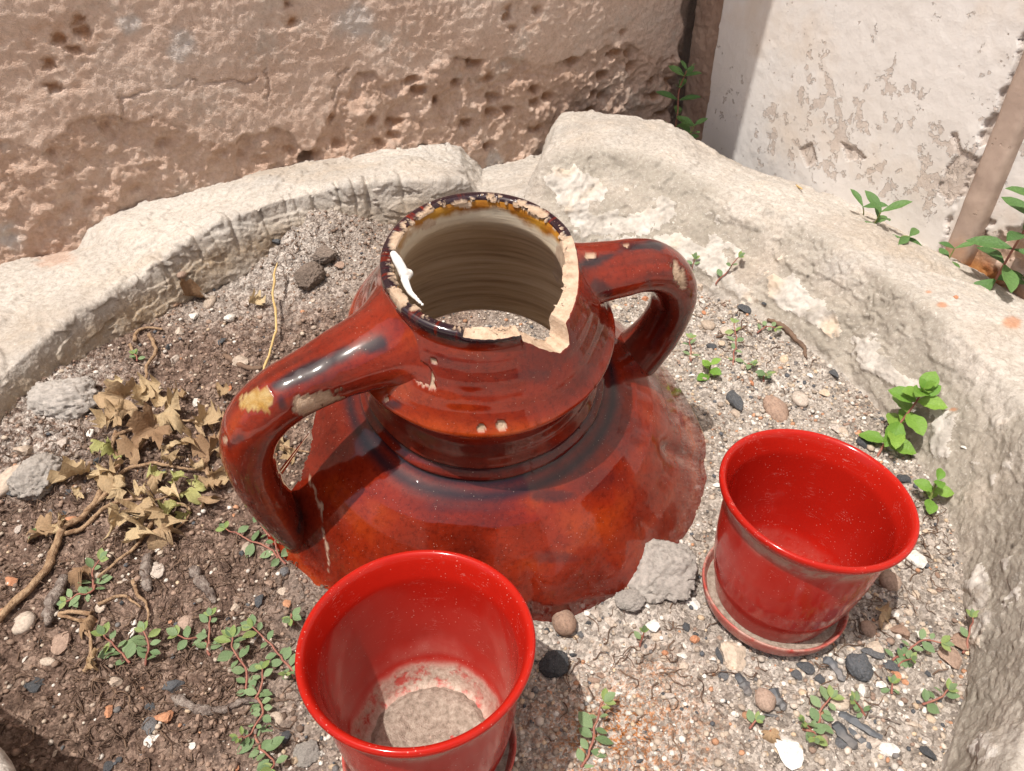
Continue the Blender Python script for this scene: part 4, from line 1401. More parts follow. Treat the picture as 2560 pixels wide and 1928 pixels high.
def pot(label, rim_c, nrm, in_dust, out_dust, residue, mat, seed, slabel, spin=0.0):
    n = Vector(nrm).normalized()
    rim = Vector(rim_c)
    foot = rim - n * POT_H
    base = foot - n * 0.0062            # saucer foot
    q = Vector((0, 0, 1)).rotation_difference(n).to_matrix().to_4x4()
    # saucer
    s = empty('pot_saucer', base)
    tag(s, slabel, 'saucer', 'saucers under the red pots')
    pr = refine(SAUCER, .0016, 2)

    def sa(A, R_, Z_, k):
        nz = fbm(np.cos(A) * R_, np.sin(A) * R_, Z_, 60, 4, seed + 50)
        lip = sstep(.016, .019, Z_) * (R_ > .055)
        return {'dust': np.clip(.30 + .5 * nz, 0, 1), 'grime': np.clip(.45 * lip + 1.2 * sstep(.056, .053, R_) * (Z_ > .004) + .2, 0, 1) * (1 - .6 * lip * (nz < .1))}
    lathe('dish', pr, 140, M_RED_D, s, q, sa)
    # dirt lying in the saucer
    ri = np.linspace(0.0, .0588, 26)
    dirt = [(r_, .0072 + .0035 * (r_ / .0588) ** 2) for r_ in ri]
    nA = 120
    ang = np.linspace(0, 2 * math.pi, nA, endpoint=False)
    A, R_ = np.meshgrid(ang, ri, indexing='ij')
    Z_ = np.interp(R_, ri, [d_[1] for d_ in dirt]) + .0012 * fbm(R_ * np.cos(A), R_ * np.sin(A), 0, 130, 4, seed)
    P = np.stack([R_ * np.cos(A), R_ * np.sin(A), Z_], -1).reshape(-1, 3) @ np.array(q.to_3x3()).T
    me = new_mesh('dirt_layer', P, grid_faces(nA, len(ri), True), True)
    put('dirt_layer', me, M_DIRT, (0, 0, 0), s)
    # pot
    o = empty('red_pot', foot)
    tag(o, label, 'pot', 'red pots')
    pr = refine(POT_OUT, .0017, 2)
    kl = int(np.argmax(pr[:, 1]))

    def pa(A, R_, Z_, k):
        inside = k > kl
        wx, wy = R_ * np.cos(A), R_ * np.sin(A)
        nz = fbm(wx, wy, Z_, 45, 4, seed + 3)
        nb = fbm(np.cos(A) * 2, np.sin(A) * 2, Z_ * 10, 1.5, 3, seed + 5)
        neck = np.exp(-((Z_ - .112) / .006) ** 2) * (~inside)
        foot_ = sstep(.035, .008, Z_) * (~inside)
        dust = np.where(inside, in_dust * (.04 * sstep(.10, .06, Z_ + .02 * nb) + .4 * sstep(.052, .028, Z_ + .02 * nb)), np.clip(out_dust * (.10 + .35 * nb + .25 * foot_) + .7 * neck, 0, 1))
        gr = np.where(inside, residue * np.clip(sstep(.032, .024, Z_ + .006 * nb) * (.9 + .5 * nz), 0, 1), np.clip(.55 * neck * (nz > -.1), 0, 1))
        band = np.exp(-((Z_ - .034) / .004) ** 2) * inside      # clean ring between two tide marks
        dust = dust * (1 - .9 * band)
        sk = sstep(.118, .121, Z_)
        return {'dust': dust * (1 - sk), 'grime': gr * (1 - sk)}
    lathe('pot_body', pr, 180, mat, o, q @ Matrix.Rotation(spin, 4, 'Z'), pa)
    if residue > .5:
        ri = np.linspace(0.0, .0438, 40)
        A, R_ = np.meshgrid(np.linspace(0, 2 * math.pi, 150, endpoint=False), ri, indexing='ij')
        nz = fbm(R_ * np.cos(A), R_ * np.sin(A), 0, 28, 3, seed + 31)
        Z_ = .0108 + .0050 * sstep(.018, .036, R_ + .012 * nz) * sstep(.0445, .037, R_) + .0012 * fbm(R_ * np.cos(A), R_ * np.sin(A), 0, 260, 4, seed + 33) + .0004 * nz
        P = np.stack([R_ * np.cos(A), R_ * np.sin(A), Z_], -1).reshape(-1, 3) @ np.array(q.to_3x3()).T
        me = new_mesh('dirt_layer', P, grid_faces(150, len(ri), True), True)
        put('dirt_layer', me, M_DIRT, (0, 0, 0), o)
    return o


pot('red glazed pot with dust and dry dirt lying on its floor', (-.0598, .27385, CAM_H - .42448), (-.009, .06, 1), 1.0, .40, 1.0, M_RED, 901, 'red saucer under the pot with dirt on its floor', 2.4)
pot('red glazed pot with a clean bare inside, standing by the basin edge', (.2353, .40746, CAM_H - .43466), (.0699, .0131, 1), .10, .50, .08, M_RED, 931, 'chalky red saucer holding dirt under the pot that is clean inside', 0.6)


# ------------------------------------------------------------------ stones, gravel and charcoal
def rock_mesh(name, seed, sub=2, flat=False, rough=0.22, facets=0):
    bm = bmesh.new()
    bmesh.ops.create_icosphere(bm, subdivisions=sub, radius=1.0)
    V = np.array([v.co[:] for v in bm.verts])
    rg = np.random.default_rng(seed)
    for _ in range(facets):
        n = rg.normal(size=3)
        n /= np.linalg.norm(n)
        k = rg.uniform(.45, .8)
        d = V @ n
        V = V - np.outer(np.clip(d - k, 0, None), n)
    n1 = fbm(V[:, 0], V[:, 1], V[:, 2], 1.3, 3, seed, 0.55)
    V = V * (1 + rough * n1)[:, None]
    for v, c in zip(bm.verts, V):
        v.co = c
    me = bpy.data.meshes.new(name)
    bm.to_mesh(me)
    bm.free()
    me.polygons.foreach_set('use_smooth', np.full(len(me.polygons), not flat))
    return me


ROUND = [rock_mesh('round_pebble', 40 + i, 2, False, 0.22) for i in range(5)]
ANG = [rock_mesh('angular_chip', 60 + i, 2, True, 0.25, 9) for i in range(7)]
BALL = [rock_mesh('ball_stone', 80, 3, False, 0.09)]
LUMPS = []
for i in range(3):
    bm = bmesh.new()
    bmesh.ops.create_icosphere(bm, subdivisions=5, radius=1.0)
    V = np.array([v.co[:] for v in bm.verts])
    rl = np.random.default_rng(200 + i)
    for _ in range(5):
        n_ = rl.normal(size=3)
        n_ /= np.linalg.norm(n_)
        V = V - np.outer(np.clip(V @ n_ - rl.uniform(.62, .92), 0, None), n_)
    k = 1 + .22 * fbm(V[:, 0], V[:, 1], V[:, 2], 1.6, 3, 95 + i) + .17 * fbm(V[:, 0], V[:, 1], V[:, 2], 4.5, 5, 99 + i, .7, ridged=True) + .11 * fbm(V[:, 0], V[:, 1], V[:, 2], 15, 4, 105 + i, .7)
    for v, c in zip(bm.verts, V * k[:, None]):
        v.co = c
    me = bpy.data.meshes.new('mortar_lump')
    bm.to_mesh(me)
    bm.free()
    me.polygons.foreach_set('use_smooth', np.ones(len(me.polygons), bool))
    LUMPS.append(me)

_cache = {}


def with_mat(me, mat):
    k = (me.name, mat.name)
    if k not in _cache:
        m2 = me.copy()
        m2.materials.append(mat)
        _cache[k] = m2
    return _cache[k]


def stone_at(name, px, py, w_px, h_px, meshes, mat, label, cat, group=None, rot=None, sink=0.40, flat=0.62):
    p, n = hit(px, py)
    dist = (p - CAMV).length
    sx = 0.5 * w_px / FPX * dist
    sy = 0.5 * h_px / FPX * dist / max(0.55, abs(Vector(ray(px, py)).normalized().z))
    sz = flat * min(sx, sy)
    o = put(name, with_mat(random.choice(meshes), mat), mat)
    o.location = p + Vector((0, 0, sz * (1 - 2 * sink)))
    o.scale = (sx, sy, sz)
    o.rotation_euler = (random.uniform(-.25, .25), random.uniform(-.25, .25), random.uniform(-.3, .3) if rot is None else math.radians(rot))
    tag(o, label, cat, group)
    return o


L_LIME = ('limestone_pebble', 'beige limestone pebble', 'pebble', 'beige pebbles on the soil')
L_WHITE = ('white_stone_chip', 'bright white stone chip', 'stone chip', 'white chips on the soil')
L_COAL = ('charcoal_piece', 'dark grey piece of charcoal', 'charcoal', 'charcoal bits on the soil')
L_BROWN = ('brown_pebble', 'rounded brown pebble', 'pebble', 'brown pebbles on the soil')
L_TERRA = ('terracotta_shard', 'orange terracotta shard', 'shard', 'terracotta shards on the soil')


MARKS = [((1350, 1600), 'in front of the jar foot'), ((1720, 1560), 'between the rough mortar lump and the clean pot'), ((1560, 1780), 'on the rusty gravel beside the dusty pot'), ((1900, 1750), 'by the burnt sticks'),
         ((2060, 1680), 'at the saucer of the clean pot'), ((2230, 1560), 'in the shadow of the clean pot'), ((2330, 1700), 'near the arching spurge'), ((2350, 1420), 'between the clean pot and the basin slope'),
         ((2100, 1840), 'beside the big white stone'), ((2000, 1000), 'behind the clean pot'), ((1800, 820), 'beside the right jar handle'), ((2100, 940), 'at the foot of the basin slope'), ((560, 780), 'behind the left jar handle'),
         ((330, 930), 'between the dry ivy and the left stone'), ((120, 1100), 'beside the mortar clods'), ((500, 1160), 'under the dry ivy leaves'), ((90, 1450), 'beside the long dry vine'), ((380, 1440), 'below the dry ivy'),
         ((640, 1420), 'by the spurge at the jar foot'), ((640, 1600), 'left of the dusty pot under spurge'), ((350, 1780), 'around the curved brown root'), ((130, 1750), 'in the bare soil near the front stone'), ((740, 1840), 'at the foot of the dusty pot'), ((300, 1620), 'by the blue-green spurge rosette')]


def where(px, py):
    return min(MARKS, key=lambda m: (m[0][0] - px) ** 2 + (m[0][1] - py) ** 2)[1]


def put_kind(K, px, py, w_, h_, rot=None):
    nm, lb, ct, gp = K
    big = 'chunky' if w_ * h_ > 1100 else ('small' if w_ * h_ > 420 else 'tiny')
    shape = 'long' if w_ > 1.7 * h_ else ('' if h_ < 1.4 * w_ else 'narrow')
    lb = ' '.join(f'{big} {shape} {lb} {where(px, py)}'.split())
    if K is L_LIME:
        stone_at(nm, px, py, w_, h_, ROUND[:2] + ANG, M_LIME, lb, ct, gp, rot)
    elif K is L_WHITE:
        stone_at(nm, px, py, w_, h_, ANG, M_CHIP, lb, ct, gp, rot, .25, .5)
    elif K is L_COAL:
        stone_at(nm, px, py, w_ * .86, h_ * .86, ANG, M_COAL, lb, ct, gp, rot, .3, .6)
    elif K is L_BROWN:
        stone_at(nm, px, py, w_, h_, ROUND + ANG[:3], M_BROWN, lb, ct, gp, rot, .3, .7)
    else:
        stone_at(nm, px, py, w_, h_, ANG, M_TERRA, lb, ct, gp, rot, .2, .5)


stone_at('mortar_lump', 1655, 1440, 165, 120, [LUMPS[0]], M_GREYL, 'rough grey mortar lump leaning on the front of the jar', 'mortar lump', None, -35, .32, .7)
stone_at('mortar_lump', 1575, 1505, 70, 50, [LUMPS[1]], M_GREYL, 'low grey mortar crumb between the jar foot and the rough lump', 'mortar lump', None, 20, .3, .6)
stone_at('mortar_lump', 170, 1010, 135, 62, [LUMPS[1]], M_GREYL, 'long pale crumbly mortar clod against the left stone of the basin', 'mortar lump', None, 30, .40, .75)
stone_at('mortar_lump', 95, 1200, 90, 74, [LUMPS[2]], M_GREYL, 'pitted grey lump on soil left of the dry ivy', 'mortar lump', None, 10, .38, .8)
stone_at('mortar_lump', 1385, 1668, 66, 50, [LUMPS[2]], M_COAL, 'sooty dark lump on the soil beside the dusty pot', 'mortar lump', None, 30, .25, .8)
stone_at('mortar_lump', 770, 1888, 62, 44, [LUMPS[0]], M_GREYL, 'knobbly pale lump at the foot of the pot with dirt inside', 'mortar lump', None, 0, .3, .8)
stone_at('mortar_lump', 2145, 1672, 52, 46, [LUMPS[1]], M_COAL, 'grey cinder lump in front of the saucer of the clean pot', 'mortar lump', None, 10, .3, .8)
M_CLOD = mat_pebble('soil_clod', [(0.0, (0.27, 0.21, 0.17)), (1.0, (0.36, 0.30, 0.255))], 0.95, 9, 1.0)
stone_at('soil_clod', 775, 700, 60, 40, [LUMPS[2]], M_CLOD, 'dark rounded soil clod next to the jar neck flank', 'soil clod', None, -20, .3, .9)
stone_at('soil_clod', 815, 640, 60, 30, [LUMPS[0]], M_CLOD, 'crumbly soil clod against the chiselled stone face', 'soil clod', None, 70, .4, .7)
stone_at('walnut_stone', 1410, 1568, 56, 58, BALL, M_BROWN, 'round wrinkled brown stone in front of the jar foot', 'stone', None, 20, .12, .97)
stone_at('big_white_stone', 1965, 1888, 76, 66, [ANG[2]], M_CHIP, 'large white limestone piece below the spurge with charcoal sticks', 'stone', None, -35, .2, .55)
stone_at('flat_tan_stone', 1835, 1640, 80, 66, [ANG[4]], M_LIME, 'flat tan stone slab in front of the right saucer', 'stone', None, -25, .3, .35)

SPEC = [
    (L_BROWN, [(675, 1460, 28, 28), (467, 1562, 38, 36), (152, 1612, 46, 50), (1910, 1752, 46, 46), (2370, 1650, 52, 44), (695, 955, 24, 24), (1936, 1030, 56, 54), (2224, 1458, 48, 40), (2250, 1580, 44, 40), (2391, 1611, 48, 44), (455, 690, 24, 20),
               (848, 668, 30, 26), (2170, 1575, 36, 30), (1500, 1690, 22, 18), (1485, 1702, 32, 14), (2055, 1850, 24, 24)]),
    (L_COAL, [(1838, 1005, 46, 56), (1860, 775, 44, 32), (2085, 935, 26, 44), (262, 1003, 50, 44), (372, 1818, 48, 46), (374, 1770, 36, 24), (432, 1722, 74, 38), (650, 1505, 30, 32), (715, 1432, 34, 36), (85, 1715, 78, 34), (272, 1917, 42, 30),
              (714, 1845, 38, 36), (1806, 1690, 36, 30), (2012, 1672, 52, 34), (2110, 1862, 56, 34), (2318, 1882, 34, 54), (1717, 1570, 28, 30), (1368, 1576, 20, 16), (1452, 1588, 20, 18), (128, 1292, 24, 34), (160, 1285, 18, 16),
              (35, 1232, 66, 28), (1798, 1640, 18, 40), (1430, 1640, 34, 14), (1470, 1560, 22, 16), (2180, 1636, 64, 34), (2050, 1700, 34, 22), (1990, 1690, 30, 36), (2225, 1670, 40, 36), (1780, 870, 34, 18), (2020, 1095, 18, 26),
              (2160, 1110, 40, 30), (2260, 1200, 46, 26), (420, 870, 18, 20), (242, 1155, 26, 22), (170, 1230, 20, 12), (605, 1385, 18, 14), (2060, 1330, 14, 12), (1600, 1905, 26, 14), (300, 1900, 20, 16), (1930, 1790, 44, 14), (1740, 1585, 20, 14),
              (690, 605, 40, 16), (760, 665, 18, 12), (1910, 760, 16, 12), (560, 855, 20, 14)]),
    (L_WHITE, [(1635, 1568, 42, 30), (1706, 1640, 28, 24), (1710, 1614, 18, 16), (1782, 1648, 20, 14), (1732, 1512, 38, 32), (1617, 1516, 20, 18), (2197, 1712, 40, 16), (2290, 1403, 54, 34), (2250, 1390, 50, 30), (578, 798, 34, 28), (485, 792, 26, 20),
               (1758, 1690, 16, 12), (1545, 1735, 26, 10), (490, 1010, 20, 22), (228, 1085, 20, 20), (375, 1855, 34, 28), (480, 1866, 20, 18), (278, 1690, 14, 10), (2410, 1120, 14, 12), (1985, 1095, 18, 14), (1730, 940, 20, 14), (2215, 1876, 58, 30),
               (2155, 1732, 24, 40), (2300, 1590, 36, 20), (1560, 1615, 14, 10), (1755, 755, 14, 12), (2025, 940, 18, 16), (1690, 1190, 14, 20), (1790, 1215, 22, 12)]),
    (L_LIME, [(525, 758, 28, 26), (392, 1430, 40, 36), (586, 1525, 28, 30), (606, 1541, 18, 18), (617, 1372, 26, 28), (285, 1710, 44, 30), (1712, 1670, 34, 28), (1526, 1557, 36, 30), (1490, 1535, 30, 34), (1580, 1520, 30, 24), (2206, 1562, 44, 26),
              (2190, 1625, 40, 30), (1820, 1665, 24, 30), (2100, 1760, 50, 30), (1515, 1740, 30, 14), (1670, 1740, 34, 14), (1750, 720, 30, 24), (1770, 815, 36, 26), (1815, 830, 30, 22), (2000, 1000, 40, 34), (2110, 1080, 30, 22), (2090, 1075, 28, 18),
              (1840, 1035, 24, 20), (2240, 1720, 26, 20), (2160, 1690, 30, 22), (250, 1520, 30, 24), (240, 1440, 26, 22), (330, 1290, 24, 18), (60, 1560, 50, 40), (545, 1200, 20, 16), (435, 900, 24, 24), (600, 905, 50, 26), (450, 830, 34, 18),
              (20, 1205, 50, 60), (60, 1125, 46, 24), (2280, 1810, 34, 20), (2330, 1780, 30, 20), (160, 1110, 30, 18), (2385, 1740, 20, 20), (1640, 1592, 30, 24), (1660, 1650, 26, 20), (2170, 1860, 60, 22), (705, 1480, 26, 22), (720, 1560, 22, 18),
              (735, 1650, 16, 14), (690, 1800, 36, 30), (2240, 1530, 40, 20), (2330, 1480, 26, 18), (1960, 900, 22, 16), (2060, 985, 26, 24), (120, 1655, 36, 16)]),
    (L_TERRA, [(412, 1795, 52, 34), (1736, 1604, 30, 26), (272, 1780, 24, 30), (720, 1512, 26, 22), (30, 1455, 40, 16), (1662, 1636, 22, 18), (2240, 1690, 24, 22), (2262, 1706, 18, 16), (590, 1920, 16, 14), (1880, 960, 14, 18), (180, 1300, 40, 20), (575, 975, 22, 14), (2390, 745, 12, 8)]),
]
for K, lst in SPEC:
    for (x, y, w_, h_) in lst:
        put_kind(K, x, y, w_ * 1.0, h_ * .95)
# more loose pebbles between them
rg = random.Random(5)
cnt = 0
while cnt < 110:
    x, y = rg.uniform(20, 2420), rg.uniform(720, 1900)
    p, n = hit(x, y)
    if math.hypot(p.x - BC[0], p.y - BC[1]) > .47 or p.z > .05:
        continue
    if math.hypot(p.x + .03, p.y - .58) < .24 or any(math.hypot(p.x - c[0], p.y - c[1]) < .075 for c in POT_BEDS):
        continue
    s_ = rg.uniform(9, 19)
    K = rg.choices([L_LIME, L_WHITE, L_COAL, L_BROWN, L_TERRA], [.5, .16, .18, .08, .08])[0]
    put_kind(K, x, y, s_ * rg.uniform(.8, 1.4), s_)
    cnt += 1


def gravel():
    """Grit that nobody could count: thousands of crumbs, one mesh."""
    base = []
    for i in range(10):
        bm = bmesh.new()
        bmesh.ops.create_icosphere(bm, subdivisions=1, radius=1.0)
        V = np.array([v.co[:] for v in bm.verts])
        F = np.array([[v.index for v in f.verts] for f in bm.faces])
        bm.free()
        V = V * (1 + .32 * fbm(V[:, 0], V[:, 1], V[:, 2], 1.6, 2, 130 + i))[:, None]
        base.append((V, F))
    n = 20000
    th = RNG.uniform(0, 2 * math.pi, n * 2)
    rr = np.sqrt(RNG.uniform(0, 1, n * 2)) * .50
    X, Y = BC[0] + rr * np.cos(th), BC[1] + rr * np.sin(th)
    px, py = to_px(np.c_[X, Y, np.zeros(len(X))])
    vis = (px > -60) & (px < 2620) & (py < 2000) & (np.hypot(X + .03, Y - .6) > .17)
    clump = fbm(X, Y, 0, 16, 3, 135)
    vis &= RNG.uniform(-.8, .9, len(X)) < (clump + .45 * (X > -.25))
    X, Y = X[vis][:n], Y[vis][:n]
    VV, FF, CC = [], [], []
    o = 0
    pal = np.array([(.47, .39, .31), (.54, .47, .40), (.38, .31, .25), (.64, .59, .53), (.70, .66, .60), (.31, .22, .17), (.10, .105, .115), (.16, .15, .145), (.46, .25, .15), (.56, .43, .30)])
    pw = np.array([.2, .17, .15, .12, .07, .1, .05, .04, .04, .06])
    pw /= pw.sum()
    Z = soil_fast(X, Y)
    for i in range(len(X)):
        s_ = .0007 + .0021 * RNG.random() ** 2.4 + (.0016 * RNG.random() if RNG.random() < .1 else 0)
        V, F = base[i % 10]
        a = RNG.uniform(0, 6.28)
        ca, sa = math.cos(a), math.sin(a)
        sc = s_ * np.array([RNG.uniform(.8, 1.35), RNG.uniform(.8, 1.2), RNG.uniform(.55, .9)])
        Q = V * sc
        Q = np.c_[Q[:, 0] * ca - Q[:, 1] * sa, Q[:, 0] * sa + Q[:, 1] * ca, Q[:, 2]]
        VV.append(Q + np.array([X[i], Y[i], Z[i] + s_ * .25]))
        FF.append(F + o)
        o += len(V)
        c = pal[RNG.choice(len(pal), p=pw)] * RNG.uniform(.75, 1.15)
        if X[i] < -.16 and RNG.random() < .72:
            c = np.array([.235, .165, .125]) * RNG.uniform(.5, 1.5)
        CC.append(np.repeat(c[None], len(V), 0))
    me = new_mesh('gravel', np.concatenate(VV), np.concatenate(FF), False, None, {'Col': np.concatenate(CC)})
    g = put('gravel', me, M_GRAVEL)
    tag(g, 'fine grey and beige grit strewn over the soil', 'gravel', None, 'stuff')


_sx = soil_V
_gridz = {}


def soil_fast(X, Y):
    st = 0.0024
    if not _gridz:
        ix = np.round((soil_V[:, 0] + 0.60) / st).astype(int)
        iy = np.round((soil_V[:, 1] - 0.06) / st).astype(int)
        G = np.zeros((ix.max() + 2, iy.max() + 2))
        G[ix, iy] = soil_V[:, 2]
        _gridz['g'] = G
    G = _gridz['g']
    i = np.clip(np.round((np.asarray(X) + 0.60) / st).astype(int), 0, G.shape[0] - 1)
    j = np.clip(np.round((np.asarray(Y) - 0.06) / st).astype(int), 0, G.shape[1] - 1)
    return G[i, j]


gravel()


# ------------------------------------------------------------------ tubes: stems, twigs, roots
def tube_arrays(P, R, m=6):
    P = np.asarray(P, float)
    R = np.broadcast_to(np.asarray(R, float), (len(P),))
    T = np.gradient(P, axis=0)
    T /= np.maximum(np.linalg.norm(T, axis=1, keepdims=True), 1e-9)
    ref = np.array([0.31, 0.17, 0.93])
    A = np.cross(T, ref)
    A /= np.maximum(np.linalg.norm(A, axis=1, keepdims=True), 1e-9)
    B = np.cross(T, A)
    q = np.linspace(0, 2 * math.pi, m, endpoint=False)
    V = P[:, None] + R[:, None, None] * (np.cos(q)[None, :, None] * A[:, None] + np.sin(q)[None, :, None] * B[:, None])
    n = len(P)
    I, J = np.meshgrid(np.arange(n - 1), np.arange(m), indexing='ij')
    J2 = (J + 1) % m
    F = np.stack([I * m + J, I * m + J2, (I + 1) * m + J2, (I + 1) * m + J], -1).reshape(-1, 4)
    V = V.reshape(-1, 3)
    V = np.concatenate([V, P[:1], P[-1:]])
    a, b = len(V) - 2, len(V) - 1
    caps = [[a, (k + 1) % m, k, k] for k in range(m)] + [[b, (n - 1) * m + k, (n - 1) * m + (k + 1) % m, (n - 1) * m + (k + 1) % m] for k in range(m)]
    return V, F, caps


def tube(name, P, R, mat, parent=None, origin=None, m=8, bumpy=0.0, seed=0, smooth=True):
    V, F, caps = tube_arrays(P, R, m)
    if bumpy:
        c = V.mean(0)
        nz = fbm(V[:, 0], V[:, 1], V[:, 2], 260, 4, seed, .65)
        V = V + (bumpy * nz)[:, None] * np.array([.7, .7, .9])
    faces = F.tolist() + [[f[0], f[1], f[2]] for f in caps]
    org = np.array(origin if origin is not None else P[0], float)
    me = new_mesh(name, V - org, faces, smooth)
    return put(name, me, mat, (0, 0, 0) if parent else org, parent)


def path3(pts, n=40, lift=0.002, wig=0.0, seed=0):
    """Pixel path laid on the soil (x, y[, height above it]) -> smooth 3-D points."""
    Q = []
    for q in pts:
        p, _ = hit(q[0], q[1])
        Q.append([p.x, p.y, p.z + lift + (q[2] if len(q) > 2 else 0)])
    Q = np.array(Q)
    L = np.r_[0, np.cumsum(np.linalg.norm(np.diff(Q, axis=0), axis=1))]
    t = np.linspace(0, L[-1], n)
    if len(Q) > 2:
        P = np.stack([catmull(L, Q[:, k], t) for k in range(3)], 1)
    else:
        P = np.stack([np.interp(t, L, Q[:, k]) for k in range(3)], 1)
    if wig:
        for k in range(3):
            P[:, k] += wig * fbm(t * 60, t * 0 + k * 3.7, seed, 1, 3, seed + 5) * (0.4 if k == 2 else 1)
    return P


def twig(name, pts, r0, r1, mat, label, cat, group=None, n=40, lift=None, wig=0.002, bumpy=0.0008, seed=0, m=8):
    P = path3(pts, n, r0 * .6 if lift is None else lift, wig, seed)
    en = np.minimum(np.linspace(0, 1, n) * 7, np.linspace(1, 0, n) * 7)
    prof = np.linspace(r0, r1, n) * np.sqrt(np.clip(en + .25, 0, 1)) * (1 + .5 * fbm(np.linspace(0, 14, n), np.zeros(n), 0, 1, 3, seed + 2))
    flat_ = name == 'charcoal_stick'
    o = tube(name, P, prof, mat, None, P[0], 5 if flat_ else m, bumpy, seed, not flat_)
    return tag(o, label, cat, group)


twig('dry_stalk', [(1835, 368, .012), (1880, 395, .006), (1930, 435, .004), (2003, 482, .004)], .0016, .0022, M_STRAW, 'yellow dry stalk lying along the ledge under the white wall', 'stalk', None, 30, .002, .001, .0003, 3)
twig('dry_stalk', [(703, 708, .03), (692, 770, .022), (695, 850, .012), (672, 905, .006), (660, 940, .002)], .0012, .0016, M_STRAW, 'thin bent straw standing in the soil behind the jar handle', 'stalk', None, 40, .002, .002, .0003, 5)
twig('grey_twig', [(165, 1445), (150, 1480), (130, 1520), (128, 1570)], .0068, .0042, M_TWIG, 'short weathered grey twig beside the long vine', 'twig', None, 40, None, .002, .002, 11, 10)
twig('grey_twig', [(372, 1392), (366, 1430), (378, 1480)], .0050, .0040, M_TWIG, 'dark stubby twig under the lowest ivy leaves', 'twig', None, 30, None, .002, .0015, 13, 10)
twig('grey_twig', [(480, 1425), (510, 1470), (540, 1512)], .0052, .0038, M_TWIG, 'pale flat piece of wood left of the pot with dirt inside', 'twig', None, 30, .002, .002, .002, 15, 10)
twig('root_piece', [(434, 1743), (470, 1765), (510, 1782), (560, 1780), (612, 1757), (655, 1765)], .0045, .0022, M_TWIG, 'curved brown root crossing the soil under the spurge', 'root', None, 50, .002, .002, .001, 17)
twig('root_piece', [(560, 890), (600, 915), (640, 925), (660, 920)], .004, .003, M_ROOT, 'dark root piece behind the dry ivy leaves', 'root', None, 30, .002, .002, .001, 19)
twig('root_piece', [(1790, 845), (1830, 835), (1870, 815)], .002, .0012, M_ROOT, 'thin dark root lying among the spurge by the jar', 'root', None, 30, .001, .002, .0005, 21)
twig('root_piece', [(1920, 800), (1970, 830), (2005, 870), (2015, 900)], .0045, .002, M_ROOT, 'frayed dark root along the foot of the right slope', 'root', None, 40, .001, .004, .0018, 23)
for (pts, r0, sd, wh) in [([(1842, 1690), (1860, 1720), (1872, 1740)], .0042, 31, 'in front of the flat tan slab'), ([(1925, 1725), (1945, 1755), (1962, 1775)], .0048, 33, 'touching a round brown pebble'), ([(2098, 1785), (2130, 1805), (2165, 1828), (2205, 1848)], .0034, 35, 'that is long, thin and ashy under the spurge'),
                      ([(2085, 1812), (2110, 1845), (2140, 1872)], .0050, 37, 'thickest of those beside the spurge clump'), ([(2120, 1825), (2150, 1850), (2180, 1870)], .0030, 39, 'short and thin between two longer ones'), ([(2060, 1648), (2085, 1672), (2108, 1708)], .0040, 41, 'by the right saucer edge')]:
    twig('charcoal_stick', pts, r0, r0 * .8, M_COAL, 'burnt black stick ' + wh, 'charcoal', 'charcoal sticks', 9, r0 * .4, .0006, .0024, sd, 7)
twig('dry_stalk', [(2170, 1795), (2220, 1800), (2250, 1815)], .0009, .0006, M_TWIG, 'very thin dry stem pointing from the round-leaved spurge', 'stalk', None, 20, .002, .001, .0002, 43)


def fibres():
    """Hair-thin rootlets matted over the soil: one object."""
    VV, FF = [], []
    o = 0
    rg = np.random.default_rng(77)
    zones = [(420, 1450, 420, 260, 620), (300, 1150, 300, 200, 420), (600, 900, 160, 120, 110), (800, 680, 90, 70, 60), (1900, 800, 160, 140, 110), (400, 1750, 330, 140, 320), (2150, 1600, 220, 240, 90), (1600, 1650, 240, 160, 60), (100, 1300, 120, 200, 90), (2300, 1350, 90, 120, 50)]
    for (cx, cy, sx, sy, n) in zones:
        for k in range(n):
            x, y = cx + rg.normal() * sx * .6, cy + rg.normal() * sy * .6
            g = ground(x, y)
            if math.hypot(g[0] - BC[0], g[1] - BC[1]) > .48 or math.hypot(g[0] + .03, g[1] - .6) < .2:
                continue
            L = rg.uniform(.008, .034)
            a = rg.uniform(0, 6.28)
            m = 9
            t = np.linspace(0, 1, m)
            cur = rg.normal() * 1.6
            X = g[0] + np.cumsum(np.cos(a + cur * t + .7 * np.sin(t * 6 + k))) * L / m
            Y = g[1] + np.cumsum(np.sin(a + cur * t + .7 * np.sin(t * 6 + k))) * L / m
            Z = soil_fast(X, Y) + .0008 + .006 * rg.random() ** 2 * np.sin(t * math.pi)
            V, F, _ = tube_arrays(np.c_[X, Y, Z], np.linspace(.00055, .00022, m) * rg.uniform(.6, 1.7), 3)
            VV.append(V)
            FF.append(F + o)
            o += len(V)
    me = new_mesh('root_fibres', np.concatenate(VV), np.concatenate(FF), True)
    tag(put('root_fibres', me, M_ROOT), 'matted hair-thin dark rootlets on the soil', 'roots', None, 'stuff')


fibres()


# ------------------------------------------------------------------ leaves
def oval_leaf(name, mat, w=.62, seg=6, tip=1.0, fold=.10, droop=.12, crinkle=0.0):
    """Leaf blade of length 1 along +Y from its stalk, lying in XY."""
    V, F = [], []
    t = np.linspace(0, 1, seg + 1)
    half = w / 2 * np.sin(np.pi * t ** (1.0 / tip)) ** .8
    half[0], half[-1] = .02, .012
    for i, (a, h) in enumerate(zip(t, half)):
        z = -droop * a * a
        cr = crinkle * math.sin(i * 2.4)
        for k in (-1, -.5, 0, .5, 1):
            V.append((h * k, a, z + fold * abs(k) * h * 2 + cr * abs(k) * (1 if k > 0 else .6)))
    for i in range(seg):
        for k in range(4):
            b = i * 5 + k
            F.append([b, b + 1, b + 6, b + 5])
    me = new_mesh(name, V, F, True)
    me.materials.append(mat)
    return me


